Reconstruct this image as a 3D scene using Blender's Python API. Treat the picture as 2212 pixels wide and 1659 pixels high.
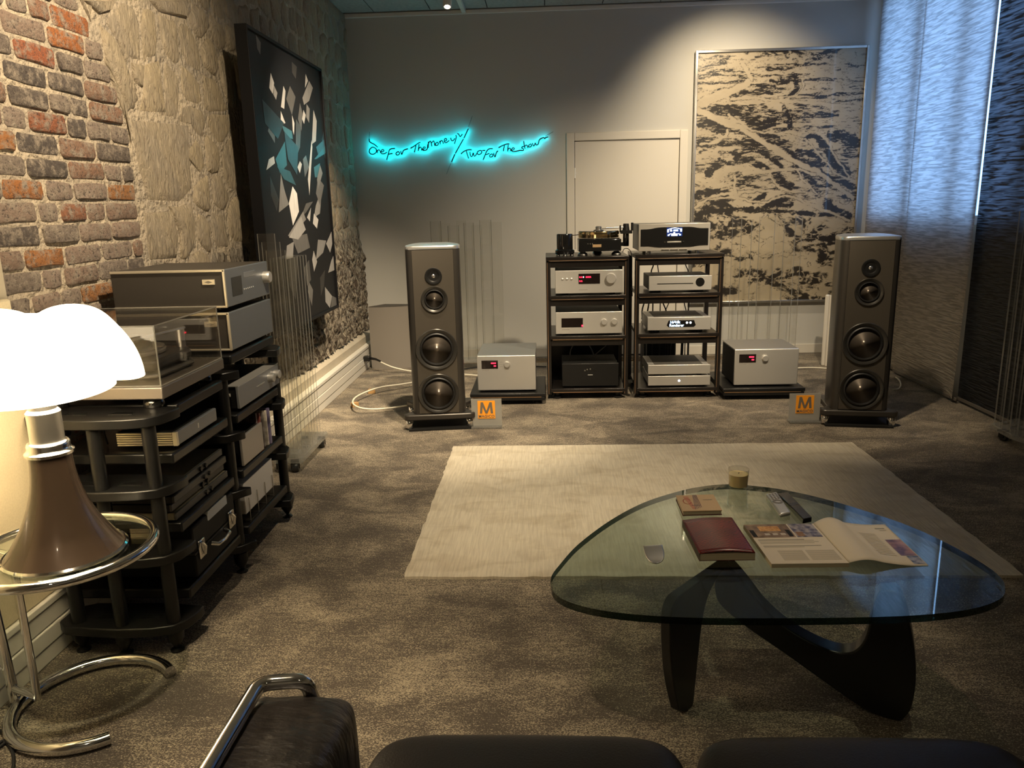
import bpy, math, random
import numpy as np
from mathutils import Vector, Matrix, Euler
for _o in list(bpy.data.objects):
    bpy.data.objects.remove(_o)
SC = bpy.context.scene
COL = SC.collection
random.seed(7)

# ------------------------------------------------------------------ camera
F_PX, PITCH, YAW, ROLL, CAM_H = 1672.57, math.radians(12.9804), math.radians(2.6874), math.radians(-1.3904), 1.40
_f = Vector((-math.sin(YAW) * math.cos(PITCH), math.cos(YAW) * math.cos(PITCH), -math.sin(PITCH)))
_r0 = Vector((math.cos(YAW), math.sin(YAW), 0)); _u0 = _r0.cross(_f)
_r = math.cos(ROLL) * _r0 + math.sin(ROLL) * _u0
_u = -math.sin(ROLL) * _r0 + math.cos(ROLL) * _u0
CAM = Vector((0, 0, CAM_H))
cam_data = bpy.data.cameras.new('camera'); cam = bpy.data.objects.new('camera', cam_data); COL.objects.link(cam)
cam_data.sensor_width = 36.0; cam_data.lens = F_PX / 2212 * 36.0; cam_data.clip_start = 0.02; cam_data.clip_end = 100
cam.matrix_world = Matrix(((_r.x, _u.x, -_f.x, CAM.x), (_r.y, _u.y, -_f.y, CAM.y), (_r.z, _u.z, -_f.z, CAM.z), (0, 0, 0, 1)))
SC.camera = cam

def ray(px, py):
    return _f + (px - 1106) / F_PX * _r - (py - 829.5) / F_PX * _u
def onx(px, py, X):
    d = ray(px, py); return CAM + d * (X / d.x)
def ony(px, py, Y):
    d = ray(px, py); return CAM + d * (Y / d.y)
def onz(px, py, Z=0.0):
    d = ray(px, py); return CAM + d * ((Z - CAM_H) / d.z)

# ------------------------------------------------------------------ sky, exposure
world = bpy.data.worlds.new('dusk_sky'); SC.world = world; world.use_nodes = True
_bg = world.node_tree.nodes['Background']
_bg.inputs[0].default_value = (0.33, 0.56, 1.0, 1); _bg.inputs[1].default_value = 4.2
SC.view_settings.view_transform = 'Standard'; SC.view_settings.look = 'None'
SC.view_settings.gamma = 1.0; SC.view_settings.use_curve_mapping = False
SC.view_settings.exposure = 0.10
try:
    SC.cycles.transparent_max_bounces = 48
    SC.cycles.max_bounces = 10
except Exception:
    pass

# ------------------------------------------------------------------ ceiling spotlights and added fill spots
WARM = (1.0, 0.81, 0.56)
def spot(loc, target, power, cone, blend=0.6, col=WARM, rad=0.04):
    d = bpy.data.lights.new('spot_or_fill_light', 'SPOT'); d.energy = power; d.color = col
    d.spot_size = math.radians(cone); d.spot_blend = blend; d.shadow_soft_size = rad
    o = bpy.data.objects.new('spot_or_fill_light', d); COL.objects.link(o); o.location = loc
    o.rotation_euler = (Vector(target) - Vector(loc)).to_track_quat('-Z', 'Y').to_euler()
    return o
spot((1.42, 6.05, 2.98), (1.62, 7.15, 1.95), 135, 92, 1.0)          # on the large painting
spot((1.65, 3.7, 2.98), (0.95, 6.4, 0.75), 500, 62, 1.0)            # on the racks
spot((-0.10, 3.2, 2.98), (-0.65, 5.1, 0.15), 470, 52, 0.8)          # on the loudspeaker by the stone wall
spot((0.95, 3.6, 2.98), (1.80, 5.2, 0.3), 260, 50, 1.0)             # on the other loudspeaker
spot((-0.15, 2.2, 2.98), (-1.72, 3.1, 1.75), 385, 74, 1.0)          # on the brick and stone
spot((-0.45, 4.3, 2.98), (-1.70, 5.6, 0.6), 520, 62, 0.8)           # on the collage and the lower wall
spot((-0.15, 2.6, 2.98), (0.0, 3.9, 0.0), 300, 56, 1.0)            # on the rug
spot((-0.75, 1.0, 2.98), (-0.80, 1.75, 0.0), 170, 50, 1.0)          # added by the sofa arm, stands in for table lamp light on the carpet
spot((1.25, 2.5, 2.98), (0.80, 2.36, 0.4), 75, 30, 1.0)              # added to brighten the things on the coffee table
for x_, y_ in ((-0.6, -0.9), (1.6, -0.9)):                           # unseen fill added behind the sofa, lifts the room's bounce light
    spot((x_, y_, 2.98), (x_, y_, 0.0), 35, 130, 1.0)

# ------------------------------------------------------------------ mesh helpers
class MB:
    def __init__(s):
        s.v = []; s.f = []; s.mi = []; s.T = None; s.m = 0
    def add(s, vs, fs):
        b = len(s.v)
        if s.T is not None:
            vs = [s.T @ Vector(p) for p in vs]
        s.v += [tuple(p) for p in vs]; s.f += [tuple(i + b for i in f) for f in fs]; s.mi += [s.m] * len(fs)
        return s
    def box(s, x0, x1, y0, y1, z0, z1):
        return s.add([(x0, y0, z0), (x1, y0, z0), (x1, y1, z0), (x0, y1, z0), (x0, y0, z1), (x1, y0, z1), (x1, y1, z1), (x0, y1, z1)],
                     [(3, 2, 1, 0), (4, 5, 6, 7), (0, 1, 5, 4), (1, 2, 6, 5), (2, 3, 7, 6), (3, 0, 4, 7)])
    def lathe(s, prof, n=32, o=(0, 0, 0), axis='z', closed=False):
        vs = []; fs = []
        k = len(prof)
        for i in range(n):
            a = 2 * math.pi * i / n; c, t = math.cos(a), math.sin(a)
            for r, h in prof:
                p = (r * c, r * t, h)
                if axis == 'y': p = (p[0], -p[2], p[1])      # h runs towards -y (towards the viewer side)
                elif axis == 'x': p = (p[2], p[0], p[1])
                vs.append((p[0] + o[0], p[1] + o[1], p[2] + o[2]))
        for i in range(n):
            j = (i + 1) % n
            for q in range(k - 1):
                fs.append((i * k + q, j * k + q, j * k + q + 1, i * k + q + 1))
        if not closed:
            if prof[0][0] > 1e-6: fs.append(tuple(i * k for i in range(n))[::-1])
            if prof[-1][0] > 1e-6: fs.append(tuple(i * k + k - 1 for i in range(n)))
        else:
            for i in range(n):
                j = (i + 1) % n
                fs.append((i * k + k - 1, j * k + k - 1, j * k, i * k))
        return s.add(vs, fs)
    def cyl(s, p0, p1, r0, r1=None, n=16):
        return s.tube([p0, p1], r0, n, r1=r1)
    def tube(s, path, r, n=10, closed=False, r1=None, caps=True):
        P = [Vector(p) for p in path]; m = len(P); vs = []; fs = []
        up = None
        for i, p in enumerate(P):
            if closed: t = P[(i + 1) % m] - P[i - 1]
            else: t = P[min(i + 1, m - 1)] - P[max(i - 1, 0)]
            t.normalize()
            if up is None:
                up = Vector((0, 0, 1)) if abs(t.z) < 0.9 else Vector((1, 0, 0))
                up = (up - t * up.dot(t)).normalized()
            else:
                up = (up - t * up.dot(t))
                up = up.normalized() if up.length > 1e-6 else t.orthogonal().normalized()
            sd = t.cross(up)
            rr = r if r1 is None else r + (r1 - r) * i / max(1, m - 1)
            if isinstance(r, (list, tuple)): rr = r[i]
            for k in range(n):
                a = 2 * math.pi * k / n
                vs.append(p + (sd * math.cos(a) + up * math.sin(a)) * rr)
        for i in range(m if closed else m - 1):
            j = (i + 1) % m
            for k in range(n):
                l = (k + 1) % n
                fs.append((i * n + k, i * n + l, j * n + l, j * n + k))
        if not closed and caps:
            fs.append(tuple(range(n))[::-1]); fs.append(tuple((m - 1) * n + k for k in range(n)))
        return s.add(vs, fs)
    def prism(s, poly, a, b, plane='xy'):
        n = len(poly)
        def P(q, h):
            if plane == 'xy': return (q[0], q[1], h)
            if plane == 'xz': return (q[0], h, q[1])
            return (h, q[0], q[1])
        vs = [P(q, a) for q in poly] + [P(q, b) for q in poly]
        fs = [tuple(range(n))[::-1], tuple(range(n, 2 * n))] + [(i, (i + 1) % n, n + (i + 1) % n, n + i) for i in range(n)]
        return s.add(vs, fs)
    def loft(s, rings, cap=True):
        n = len(rings[0]); vs = [p for r in rings for p in r]; fs = []
        for i in range(len(rings) - 1):
            for k in range(n):
                l = (k + 1) % n
                fs.append((i * n + k, i * n + l, (i + 1) * n + l, (i + 1) * n + k))
        if cap:
            fs.append(tuple(range(n))[::-1]); fs.append(tuple((len(rings) - 1) * n + k for k in range(n)))
        return s.add(vs, fs)
    def grid(s, fn, nu, nv):
        vs = [fn(i / nu, j / nv) for j in range(nv + 1) for i in range(nu + 1)]
        fs = [(j * (nu + 1) + i, j * (nu + 1) + i + 1, (j + 1) * (nu + 1) + i + 1, (j + 1) * (nu + 1) + i) for j in range(nv) for i in range(nu)]
        return s.add(vs, fs)

import bmesh
def mesh_of(name, mb, smooth=None, fix=True):
    me = bpy.data.meshes.new(name); me.from_pydata(mb.v, [], mb.f)
    if any(mb.mi): me.polygons.foreach_set('material_index', mb.mi)
    if fix:
        bm = bmesh.new(); bm.from_mesh(me); bmesh.ops.recalc_face_normals(bm, faces=bm.faces); bm.to_mesh(me); bm.free()
    if smooth is not None:
        me.shade_smooth()
        if smooth < 180: me.set_sharp_from_angle(angle=math.radians(smooth))
    me.update(); return me
def obj(name, mb, mat, parent=None, smooth=None, bevel=0.0, seg=2, loc=None, rot=None, fix=True, label=None):
    me = mb if isinstance(mb, bpy.types.Mesh) else mesh_of(name, mb, smooth, fix)
    mats = mat if isinstance(mat, (list, tuple)) else [mat]
    if not me.materials:
        for m in mats: me.materials.append(m)
    o = bpy.data.objects.new(name, me); COL.objects.link(o)
    if parent: o.parent = parent
    if loc: o.location = loc
    if rot: o.rotation_euler = rot
    if bevel:
        b = o.modifiers.new('bevel', 'BEVEL'); b.width = bevel; b.segments = seg; b.limit_method = 'ANGLE'; b.angle_limit = math.radians(40)
        me.shade_smooth(); me.set_sharp_from_angle(angle=math.radians(50))
    if label: o['label'] = label
    return o
def bx(name, dims, mat, parent=None, bevel=0.0, **k):
    return obj(name, MB().box(*dims), mat, parent, bevel=bevel, **k)
def thing(name, label, cat, loc=(0, 0, 0), rz=0.0, group=None):
    o = bpy.data.objects.new(name, None); COL.objects.link(o); o.empty_display_size = 0.1
    o.location = loc; o.rotation_euler = (0, 0, rz); tag(o, label, cat, group); return o
def tag(o, label, cat, group=None):
    o['label'] = label; o['category'] = cat
    if group: o['group'] = group
    return o
def struct(o):
    o['kind'] = 'structure'; return o
def copy_tree(o, parent=None):
    c = o.copy(); COL.objects.link(c); c.parent = parent
    for ch in o.children: copy_tree(ch, c)
    return c
def text_mesh(txt, size, extrude=0.0005, align='CENTER', space=1.0, bold=0.0, sx=1.0):
    cu = bpy.data.curves.new('txt', 'FONT'); cu.body = txt; cu.size = size; cu.extrude = extrude; cu.offset = bold
    cu.align_x = align; cu.align_y = 'CENTER'; cu.space_character = space; cu.resolution_u = 4
    t = bpy.data.objects.new('txt', cu); COL.objects.link(t)
    dg = bpy.context.evaluated_depsgraph_get(); dg.update()
    me = bpy.data.meshes.new_from_object(t.evaluated_get(dg)); bpy.data.objects.remove(t)
    if sx != 1.0:
        for v in me.vertices: v.co.x *= sx
    me.materials.clear(); return me

# ------------------------------------------------------------------ materials
_MC = {}
def mat(name, col=(0.5, 0.5, 0.5), rough=0.5, metal=0.0, spec=0.5, var=None, bump=None, coat=0.0, emit=None, estr=0.0, stretch=(1, 1, 1), sheen=0.0, aniso=0.0, rand=0.0):
    if name in _MC: return _MC[name]
    m = bpy.data.materials.new(name); m.use_nodes = True; nt = m.node_tree; N = nt.nodes; L = nt.links
    b = N['Principled BSDF']; I = b.inputs
    I['Base Color'].default_value = (*col, 1); I['Roughness'].default_value = rough; I['Metallic'].default_value = metal
    I['Specular IOR Level'].default_value = spec; I['Coat Weight'].default_value = coat; I['Coat Roughness'].default_value = 0.05
    I['Sheen Weight'].default_value = sheen; I['Anisotropic'].default_value = aniso
    if emit: I['Emission Color'].default_value = (*emit, 1); I['Emission Strength'].default_value = estr
    if var or bump:
        tc = N.new('ShaderNodeTexCoord'); mp = N.new('ShaderNodeMapping'); mp.inputs['Scale'].default_value = stretch
        L.new(tc.outputs['Object'], mp.inputs['Vector'])
        if var:
            sc, amt, col2 = var
            n = N.new('ShaderNodeTexNoise'); n.inputs['Scale'].default_value = sc; n.inputs['Detail'].default_value = 5
            L.new(mp.outputs[0], n.inputs['Vector'])
            r = N.new('ShaderNodeMapRange'); r.inputs[1].default_value = 0.5 - amt; r.inputs[2].default_value = 0.5 + amt
            L.new(n.outputs[0], r.inputs[0])
            mx = N.new('ShaderNodeMix'); mx.data_type = 'RGBA'; mx.inputs[6].default_value = (*col, 1); mx.inputs[7].default_value = (*col2, 1)
            L.new(r.outputs[0], mx.inputs[0]); L.new(mx.outputs[2], I['Base Color'])
        if bump:
            sc, st = bump[:2]
            n = N.new('ShaderNodeTexNoise'); n.inputs['Scale'].default_value = sc; n.inputs['Detail'].default_value = 6
            L.new(mp.outputs[0], n.inputs['Vector'])
            bp = N.new('ShaderNodeBump'); bp.inputs['Strength'].default_value = st; bp.inputs['Distance'].default_value = bump[2] if len(bump) > 2 else 0.01
            L.new(n.outputs[0], bp.inputs['Height']); L.new(bp.outputs[0], I['Normal'])
    _MC[name] = m; return m
def clear_mat(name, tint=(0.95, 0.96, 0.95), ior=1.49, haze=0.0, hazecol=(0.9, 0.9, 0.88), gr=0.02):
    m = bpy.data.materials.new(name); m.use_nodes = True; nt = m.node_tree; N = nt.nodes; L = nt.links
    N.remove(N['Principled BSDF']); out = N['Material Output']
    t = N.new('ShaderNodeBsdfTransparent'); t.inputs[0].default_value = (*tint, 1)
    g = N.new('ShaderNodeBsdfGlossy'); g.inputs['Roughness'].default_value = gr; g.inputs[0].default_value = (1, 1, 1, 1)
    fr = N.new('ShaderNodeFresnel'); ge = N.new('ShaderNodeNewGeometry'); mr = N.new('ShaderNodeMapRange')
    mr.inputs[3].default_value = ior; mr.inputs[4].default_value = 1.0 / ior      # sheets are thin: leaving them reflects like entering them
    L.new(ge.outputs['Backfacing'], mr.inputs[0]); L.new(mr.outputs[0], fr.inputs[0])
    mx = N.new('ShaderNodeMixShader'); L.new(fr.outputs[0], mx.inputs[0]); L.new(t.outputs[0], mx.inputs[1]); L.new(g.outputs[0], mx.inputs[2])
    last = mx
    if haze:
        d = N.new('ShaderNodeBsdfTranslucent'); d.inputs[0].default_value = (*hazecol, 1)
        d2 = N.new('ShaderNodeBsdfDiffuse'); d2.inputs[0].default_value = (*hazecol, 1)
        a = N.new('ShaderNodeMixShader'); a.inputs[0].default_value = 0.5; L.new(d.outputs[0], a.inputs[1]); L.new(d2.outputs[0], a.inputs[2])
        h = N.new('ShaderNodeMixShader'); h.inputs[0].default_value = haze
        L.new(mx.outputs[0], h.inputs[1]); L.new(a.outputs[0], h.inputs[2]); last = h
    L.new(last.outputs[0], out.inputs[0]); return m
def glow(name, col, st):
    if name in _MC: return _MC[name]
    m = bpy.data.materials.new(name); m.use_nodes = True; nt = m.node_tree; nt.nodes.remove(nt.nodes['Principled BSDF'])
    e = nt.nodes.new('ShaderNodeEmission'); e.inputs[0].default_value = (*col, 1); e.inputs[1].default_value = st
    nt.links.new(e.outputs[0], nt.nodes['Material Output'].inputs[0]); _MC[name] = m; return m

BLACK = mat('black_satin', (0.008, 0.008, 0.008), 0.35, spec=0.4)
BLACKM = mat('black_matte', (0.007, 0.007, 0.0065), 0.6, spec=0.3)
GLOSSB = mat('black_gloss', (0.008, 0.008, 0.008), 0.08, coat=0.5)
CHROME = mat('chrome', (0.80, 0.79, 0.77), 0.10, 1.0)
STEEL = mat('brushed_steel', (0.55, 0.54, 0.52), 0.32, 1.0, bump=(60, 0.15, 0.002), stretch=(1, 1, 30))
SILVER = mat('silver_aluminium', (0.66, 0.645, 0.61), 0.42, 0.75, bump=(900, 0.05, 0.001))
SILVERD = mat('grey_aluminium', (0.27, 0.28, 0.29), 0.45, 0.6)
WHITEP = mat('white_paint', (0.72, 0.70, 0.64), 0.5, bump=(40, 0.03, 0.003))

# ================================================================== the room
XL, XR, YB, YF, ZC = -1.72, 2.89, 7.20, -2.2, 3.05

# carpet floor
def carpet_mat():
    m = bpy.data.materials.new('woven_carpet'); m.use_nodes = True; nt = m.node_tree; N = nt.nodes; L = nt.links; b = N['Principled BSDF']
    tc = N.new('ShaderNodeTexCoord')
    def noise(sx, sy, det, dist=0.0):
        mp = N.new('ShaderNodeMapping'); mp.inputs['Scale'].default_value = (sx, sy, 1); L.new(tc.outputs['Object'], mp.inputs[0])
        n = N.new('ShaderNodeTexNoise'); n.inputs['Scale'].default_value = 1; n.inputs['Detail'].default_value = det; n.inputs['Distortion'].default_value = dist
        L.new(mp.outputs[0], n.inputs['Vector']); return n
    fine = noise(190, 330, 2, 0.9); mid = noise(22, 90, 3, 0.6); big = noise(3.2, 4.6, 8, 0.8)
    def rng(n, a, c):
        r = N.new('ShaderNodeMapRange'); r.inputs[1].default_value = a; r.inputs[2].default_value = c; L.new(n.outputs[0], r.inputs[0]); return r
    def math_(op, a, c):
        q = N.new('ShaderNodeMath'); q.operation = op
        for i, s in enumerate((a, c)):
            if isinstance(s, (int, float)): q.inputs[i].default_value = s
            else: L.new(s.outputs[0], q.inputs[i])
        return q
    thr = math_('ADD', math_('MULTIPLY', rng(mid, 0.40, 0.64), 0.20), math_('MULTIPLY', rng(big, 0.34, 0.66), 0.46))
    fl = rng(math_('ADD', fine, math_('MULTIPLY', thr, 0.36)), 0.615, 0.735)
    ramp = N.new('ShaderNodeMix'); ramp.data_type = 'RGBA'
    ramp.inputs[6].default_value = (0.080, 0.066, 0.052, 1); ramp.inputs[7].default_value = (0.42, 0.355, 0.255, 1)
    L.new(fl.outputs[0], ramp.inputs[0]); L.new(ramp.outputs[2], b.inputs['Base Color'])
    b.inputs['Roughness'].default_value = 0.85; b.inputs['Specular IOR Level'].default_value = 0.25; b.inputs['Sheen Weight'].default_value = 0.1
    bp = N.new('ShaderNodeBump'); bp.inputs['Strength'].default_value = 0.5; bp.inputs['Distance'].default_value = 0.003
    L.new(fine.outputs[0], bp.inputs['Height']); L.new(bp.outputs[0], b.inputs['Normal'])
    return m
CARPET = carpet_mat()
struct(obj('floor', MB().box(XL - 0.3, XR + 0.3, YF - 0.2, YB + 0.3, -0.12, 0), CARPET))

WALLP = mat('painted_wall', (0.50, 0.49, 0.45), 0.75, bump=(120, 0.05, 0.004))
# back wall (with the doorway left open for the door) built as one piece around the opening
dl, dr, dt = ony(1242, 400, YB).x, ony(1465, 400, YB).x, ony(1350, 303, YB).z
fr_w = 0.055
b = MB()
b.box(XL - 0.3, dl - 0.02, YB, YB + 0.2, 0, ZC + 0.2); b.box(dr + 0.02, XR + 0.35, YB, YB + 0.2, 0, ZC + 0.2); b.box(dl - 0.02, dr + 0.02, YB, YB + 0.2, dt + 0.02, ZC + 0.2)
struct(obj('wall_back', b, WALLP))
struct(obj('wall_rear', MB().box(XL - 0.3, XR + 0.35, YF - 0.2, YF, 0, ZC + 0.2), WALLP))
# door: leaf, frame, hinges
DOORP = mat('door_paint', (0.60, 0.565, 0.49), 0.55)
struct(obj('wall_gap_blocker', MB().box(dl - 0.1, dr + 0.1, YB + 0.2, YB + 0.25, 0, dt + 0.1), BLACKM))  # dark panel added behind the door to stop sky light in its gap
d = struct(bx('door_1', (dl, dr, YB - 0.005, YB + 0.035, 0.012, dt), DOORP, bevel=0.003))
b = MB()
for x0, x1, z0, z1 in ((dl - 0.075, dl - 0.004, 0, dt + 0.0745), (dr + 0.004, dr + 0.075, 0, dt + 0.0745), (dl - 0.0035, dr + 0.0035, dt + 0.004, dt + 0.075)):
    b.box(x0, x1, YB - 0.022, YB + 0.01, z0, z1)
obj('door_frame', b, DOORP, d, bevel=0.006)
for hz in (dt - 0.27, 0.95, 0.25):
    h = MB(); h.cyl((dl - 0.001, YB - 0.016, hz - 0.045), (dl - 0.001, YB - 0.016, hz + 0.045), 0.008, n=12)
    h.box(dl - 0.016, dl + 0.012, YB - 0.018, YB - 0.006, hz - 0.004, hz + 0.004)
    obj('hinge', h, WHITEP, d, smooth=40)
hd = MB(); hd.cyl((dr - 0.06, YB - 0.005, 1.0), (dr - 0.06, YB - 0.05, 1.0), 0.01); hd.cyl((dr - 0.06, YB - 0.045, 1.0), (dr - 0.17, YB - 0.045, 1.0), 0.009)
obj('door_handle', hd, STEEL, d, smooth=40)
# cornice strip along the back wall, baseboard
struct(bx('trim_1', (XL, XR, YB - 0.02, YB, ZC - 0.035, ZC), WHITEP, bevel=0.004))
b = MB()
for x0, x1 in ((XL, dl - 0.075), (dr + 0.075, XR)):
    b.box(x0, x1, YB - 0.014, YB, 0, 0.085)
struct(obj('baseboard_back', b, DOORP, bevel=0.004))
# floor convector grille along the back wall, each bar its own piece
GR = mat('grille_bronze', (0.30, 0.24, 0.17), 0.45, 0.6)
gy0, gy1 = 6.93, 7.06
g = thing('floor_grille', 'bronze slatted convector grille let into carpet along the back wall', 'floor grille', (0, 0, 0))
obj('trough', MB().box(-1.0, 1.78, gy0, gy1, 0.001, 0.003), BLACKM, g)
bxm = mesh_of('grille_bar', MB().box(-0.004, 0.004, -0.058, 0.058, 0, 0.008)); bxm.materials.append(GR)
x = -0.98
while x < 1.77:
    o = bpy.data.objects.new('grille_bar', bxm); COL.objects.link(o); o.parent = g; o.location = (x, (gy0 + gy1) / 2, 0.003); o.rotation_euler = (0, 0, 0.5); x += 0.027
obj('grille_rim', MB().box(-1.0, 1.78, gy0 - 0.006, gy0, 0, 0.012).box(-1.0, 1.78, gy1, gy1 + 0.006, 0, 0.012), GR, g)

# ceiling with acoustic tiles
CT = mat('ceiling_tile', (0.42, 0.44, 0.42), 0.9, var=(35, 0.2, (0.30, 0.32, 0.31)), bump=(160, 0.5, 0.004))
c = struct(obj('ceiling', MB().box(XL - 0.3, XR + 0.35, YF - 0.2, YB + 0.3, ZC + 0.012, ZC + 0.2), BLACKM))
tm = mesh_of('ceiling_tile', MB().box(-0.240, 0.240, -0.60, 0.60, 0, 0.02)); tm.materials.append(CT)
for j in range(8):
    yy = YB - 0.045 - 0.60 - j * 1.21
    for i in range(-1, 10):
        o = bpy.data.objects.new('ceiling_tile', tm); COL.objects.link(o); o.parent = c
        xx = -1.447 + 0.489 * (i + 0.5)
        if xx - 0.24 < XL - 0.25 or xx + 0.24 > XR + 0.3 or yy + 0.6 < YF: 
            bpy.data.objects.remove(o); continue
        o.location = (xx, yy, ZC)
# light track with one spot head in view
p = ony(995, 20, 6.9); tx = p.x
t = thing('spotlight_track', 'white ceiling light track with one lit spotlight head above the neon sign', 'spotlight', (tx, 6.0, ZC))
bx('track', (-0.018, 0.018, -2.2, 1.17, -0.03, 0), WHITEP, t, bevel=0.003)
sp = onz(966, 12, 2.93)
hx, hy = sp.x - tx, sp.y - 6.0
h = obj('spot_head', MB().lathe([(0.028, 0), (0.034, 0.01), (0.036, 0.09), (0.02, 0.11), (0.0, 0.11)], 24, (0, 0, 0)), WHITEP, t, smooth=40)
h.location = (hx, hy, -0.13); h.rotation_euler = (math.radians(-25), 0, 0)
obj('bulb', MB().lathe([(0.0, -0.004), (0.016, -0.003), (0.024, 0.002), (0.026, 0.004)], 20), glow('bulb_glow', (1.0, 0.86, 0.66), 60), h, smooth=40)
obj('arm', MB().box(hx - 0.008, 0.0, hy - 0.01, hy + 0.01, -0.045, -0.028), WHITEP, t)

# ---------------------------------------------------------------- left wall: mortar backing, bricks, stones
MORTAR = mat('lime_mortar', (0.50, 0.415, 0.30), 0.9, var=(6, 0.2, (0.33, 0.28, 0.215)), bump=(38, 0.9, 0.035))
wl = struct(obj('wall_left', MB().box(XL - 0.3, XL, YF, YB, 0, ZC + 0.2), MORTAR))
def brick_mat():
    m = bpy.data.materials.new('old_brick'); m.use_nodes = True; nt = m.node_tree; N = nt.nodes; L = nt.links; b = N['Principled BSDF']
    oi = N.new('ShaderNodeObjectInfo'); cr = N.new('ShaderNodeValToRGB'); cr.color_ramp.interpolation = 'LINEAR'
    cols = [(0.0, (0.085, 0.07, 0.062)), (0.18, (0.17, 0.135, 0.11)), (0.30, (0.25, 0.20, 0.16)), (0.42, (0.31, 0.235, 0.185)), (0.66, (0.27, 0.18, 0.13)), (0.80, (0.29, 0.15, 0.09)), (0.88, (0.34, 0.105, 0.045)), (0.94, (0.42, 0.15, 0.04)), (1.0, (0.25, 0.19, 0.09))]
    e = cr.color_ramp.elements
    e[0].position, e[0].color = cols[0][0], (*cols[0][1], 1); e[1].position, e[1].color = cols[-1][0], (*cols[-1][1], 1)
    for p_, c_ in cols[1:-1]:
        q = e.new(p_); q.color = (*c_, 1)
    L.new(oi.outputs['Random'], cr.inputs[0])
    tc = N.new('ShaderNodeTexCoord')
    ad = N.new('ShaderNodeVectorMath'); ad.operation = 'ADD'; L.new(tc.outputs['Object'], ad.inputs[0])
    cx = N.new('ShaderNodeCombineXYZ'); ml = N.new('ShaderNodeMath'); ml.operation = 'MULTIPLY'; ml.inputs[1].default_value = 37.0
    L.new(oi.outputs['Random'], ml.inputs[0])
    for i in range(3): L.new(ml.outputs[0], cx.inputs[i])
    L.new(cx.outputs[0], ad.inputs[1])
    n1 = N.new('ShaderNodeTexNoise'); n1.inputs['Scale'].default_value = 26; n1.inputs['Detail'].default_value = 8; n1.inputs['Roughness'].default_value = 0.7
    n2 = N.new('ShaderNodeTexNoise'); n2.inputs['Scale'].default_value = 75; n2.inputs['Detail'].default_value = 5; n2.inputs['Roughness'].default_value = 0.75
    for n in (n1, n2): L.new(ad.outputs[0], n.inputs['Vector'])
    r1 = N.new('ShaderNodeMapRange'); r1.inputs[1].default_value = 0.46; r1.inputs[2].default_value = 0.62; L.new(n1.outputs[0], r1.inputs[0])
    mx = N.new('ShaderNodeMix'); mx.data_type = 'RGBA'; L.new(r1.outputs[0], mx.inputs[0]); L.new(cr.outputs[0], mx.inputs[6]); mx.inputs[7].default_value = (0.36, 0.30, 0.235, 1)
    r2 = N.new('ShaderNodeMapRange'); r2.inputs[1].default_value = 0.35; r2.inputs[2].default_value = 0.47; L.new(n2.outputs[0], r2.inputs[0])
    dk = N.new('ShaderNodeMix'); dk.data_type = 'RGBA'; dk.inputs[6].default_value = (0.075, 0.058, 0.05, 1)
    L.new(r2.outputs[0], dk.inputs[0]); L.new(mx.outputs[2], dk.inputs[7]); L.new(dk.outputs[2], b.inputs['Base Color'])
    b.inputs['Roughness'].default_value = 0.85
    bp = N.new('ShaderNodeBump'); bp.inputs['Strength'].default_value = 0.9; bp.inputs['Distance'].default_value = 0.018
    L.new(n2.outputs[0], bp.inputs['Height']); L.new(bp.outputs[0], b.inputs['Normal'])
    return m
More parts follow.
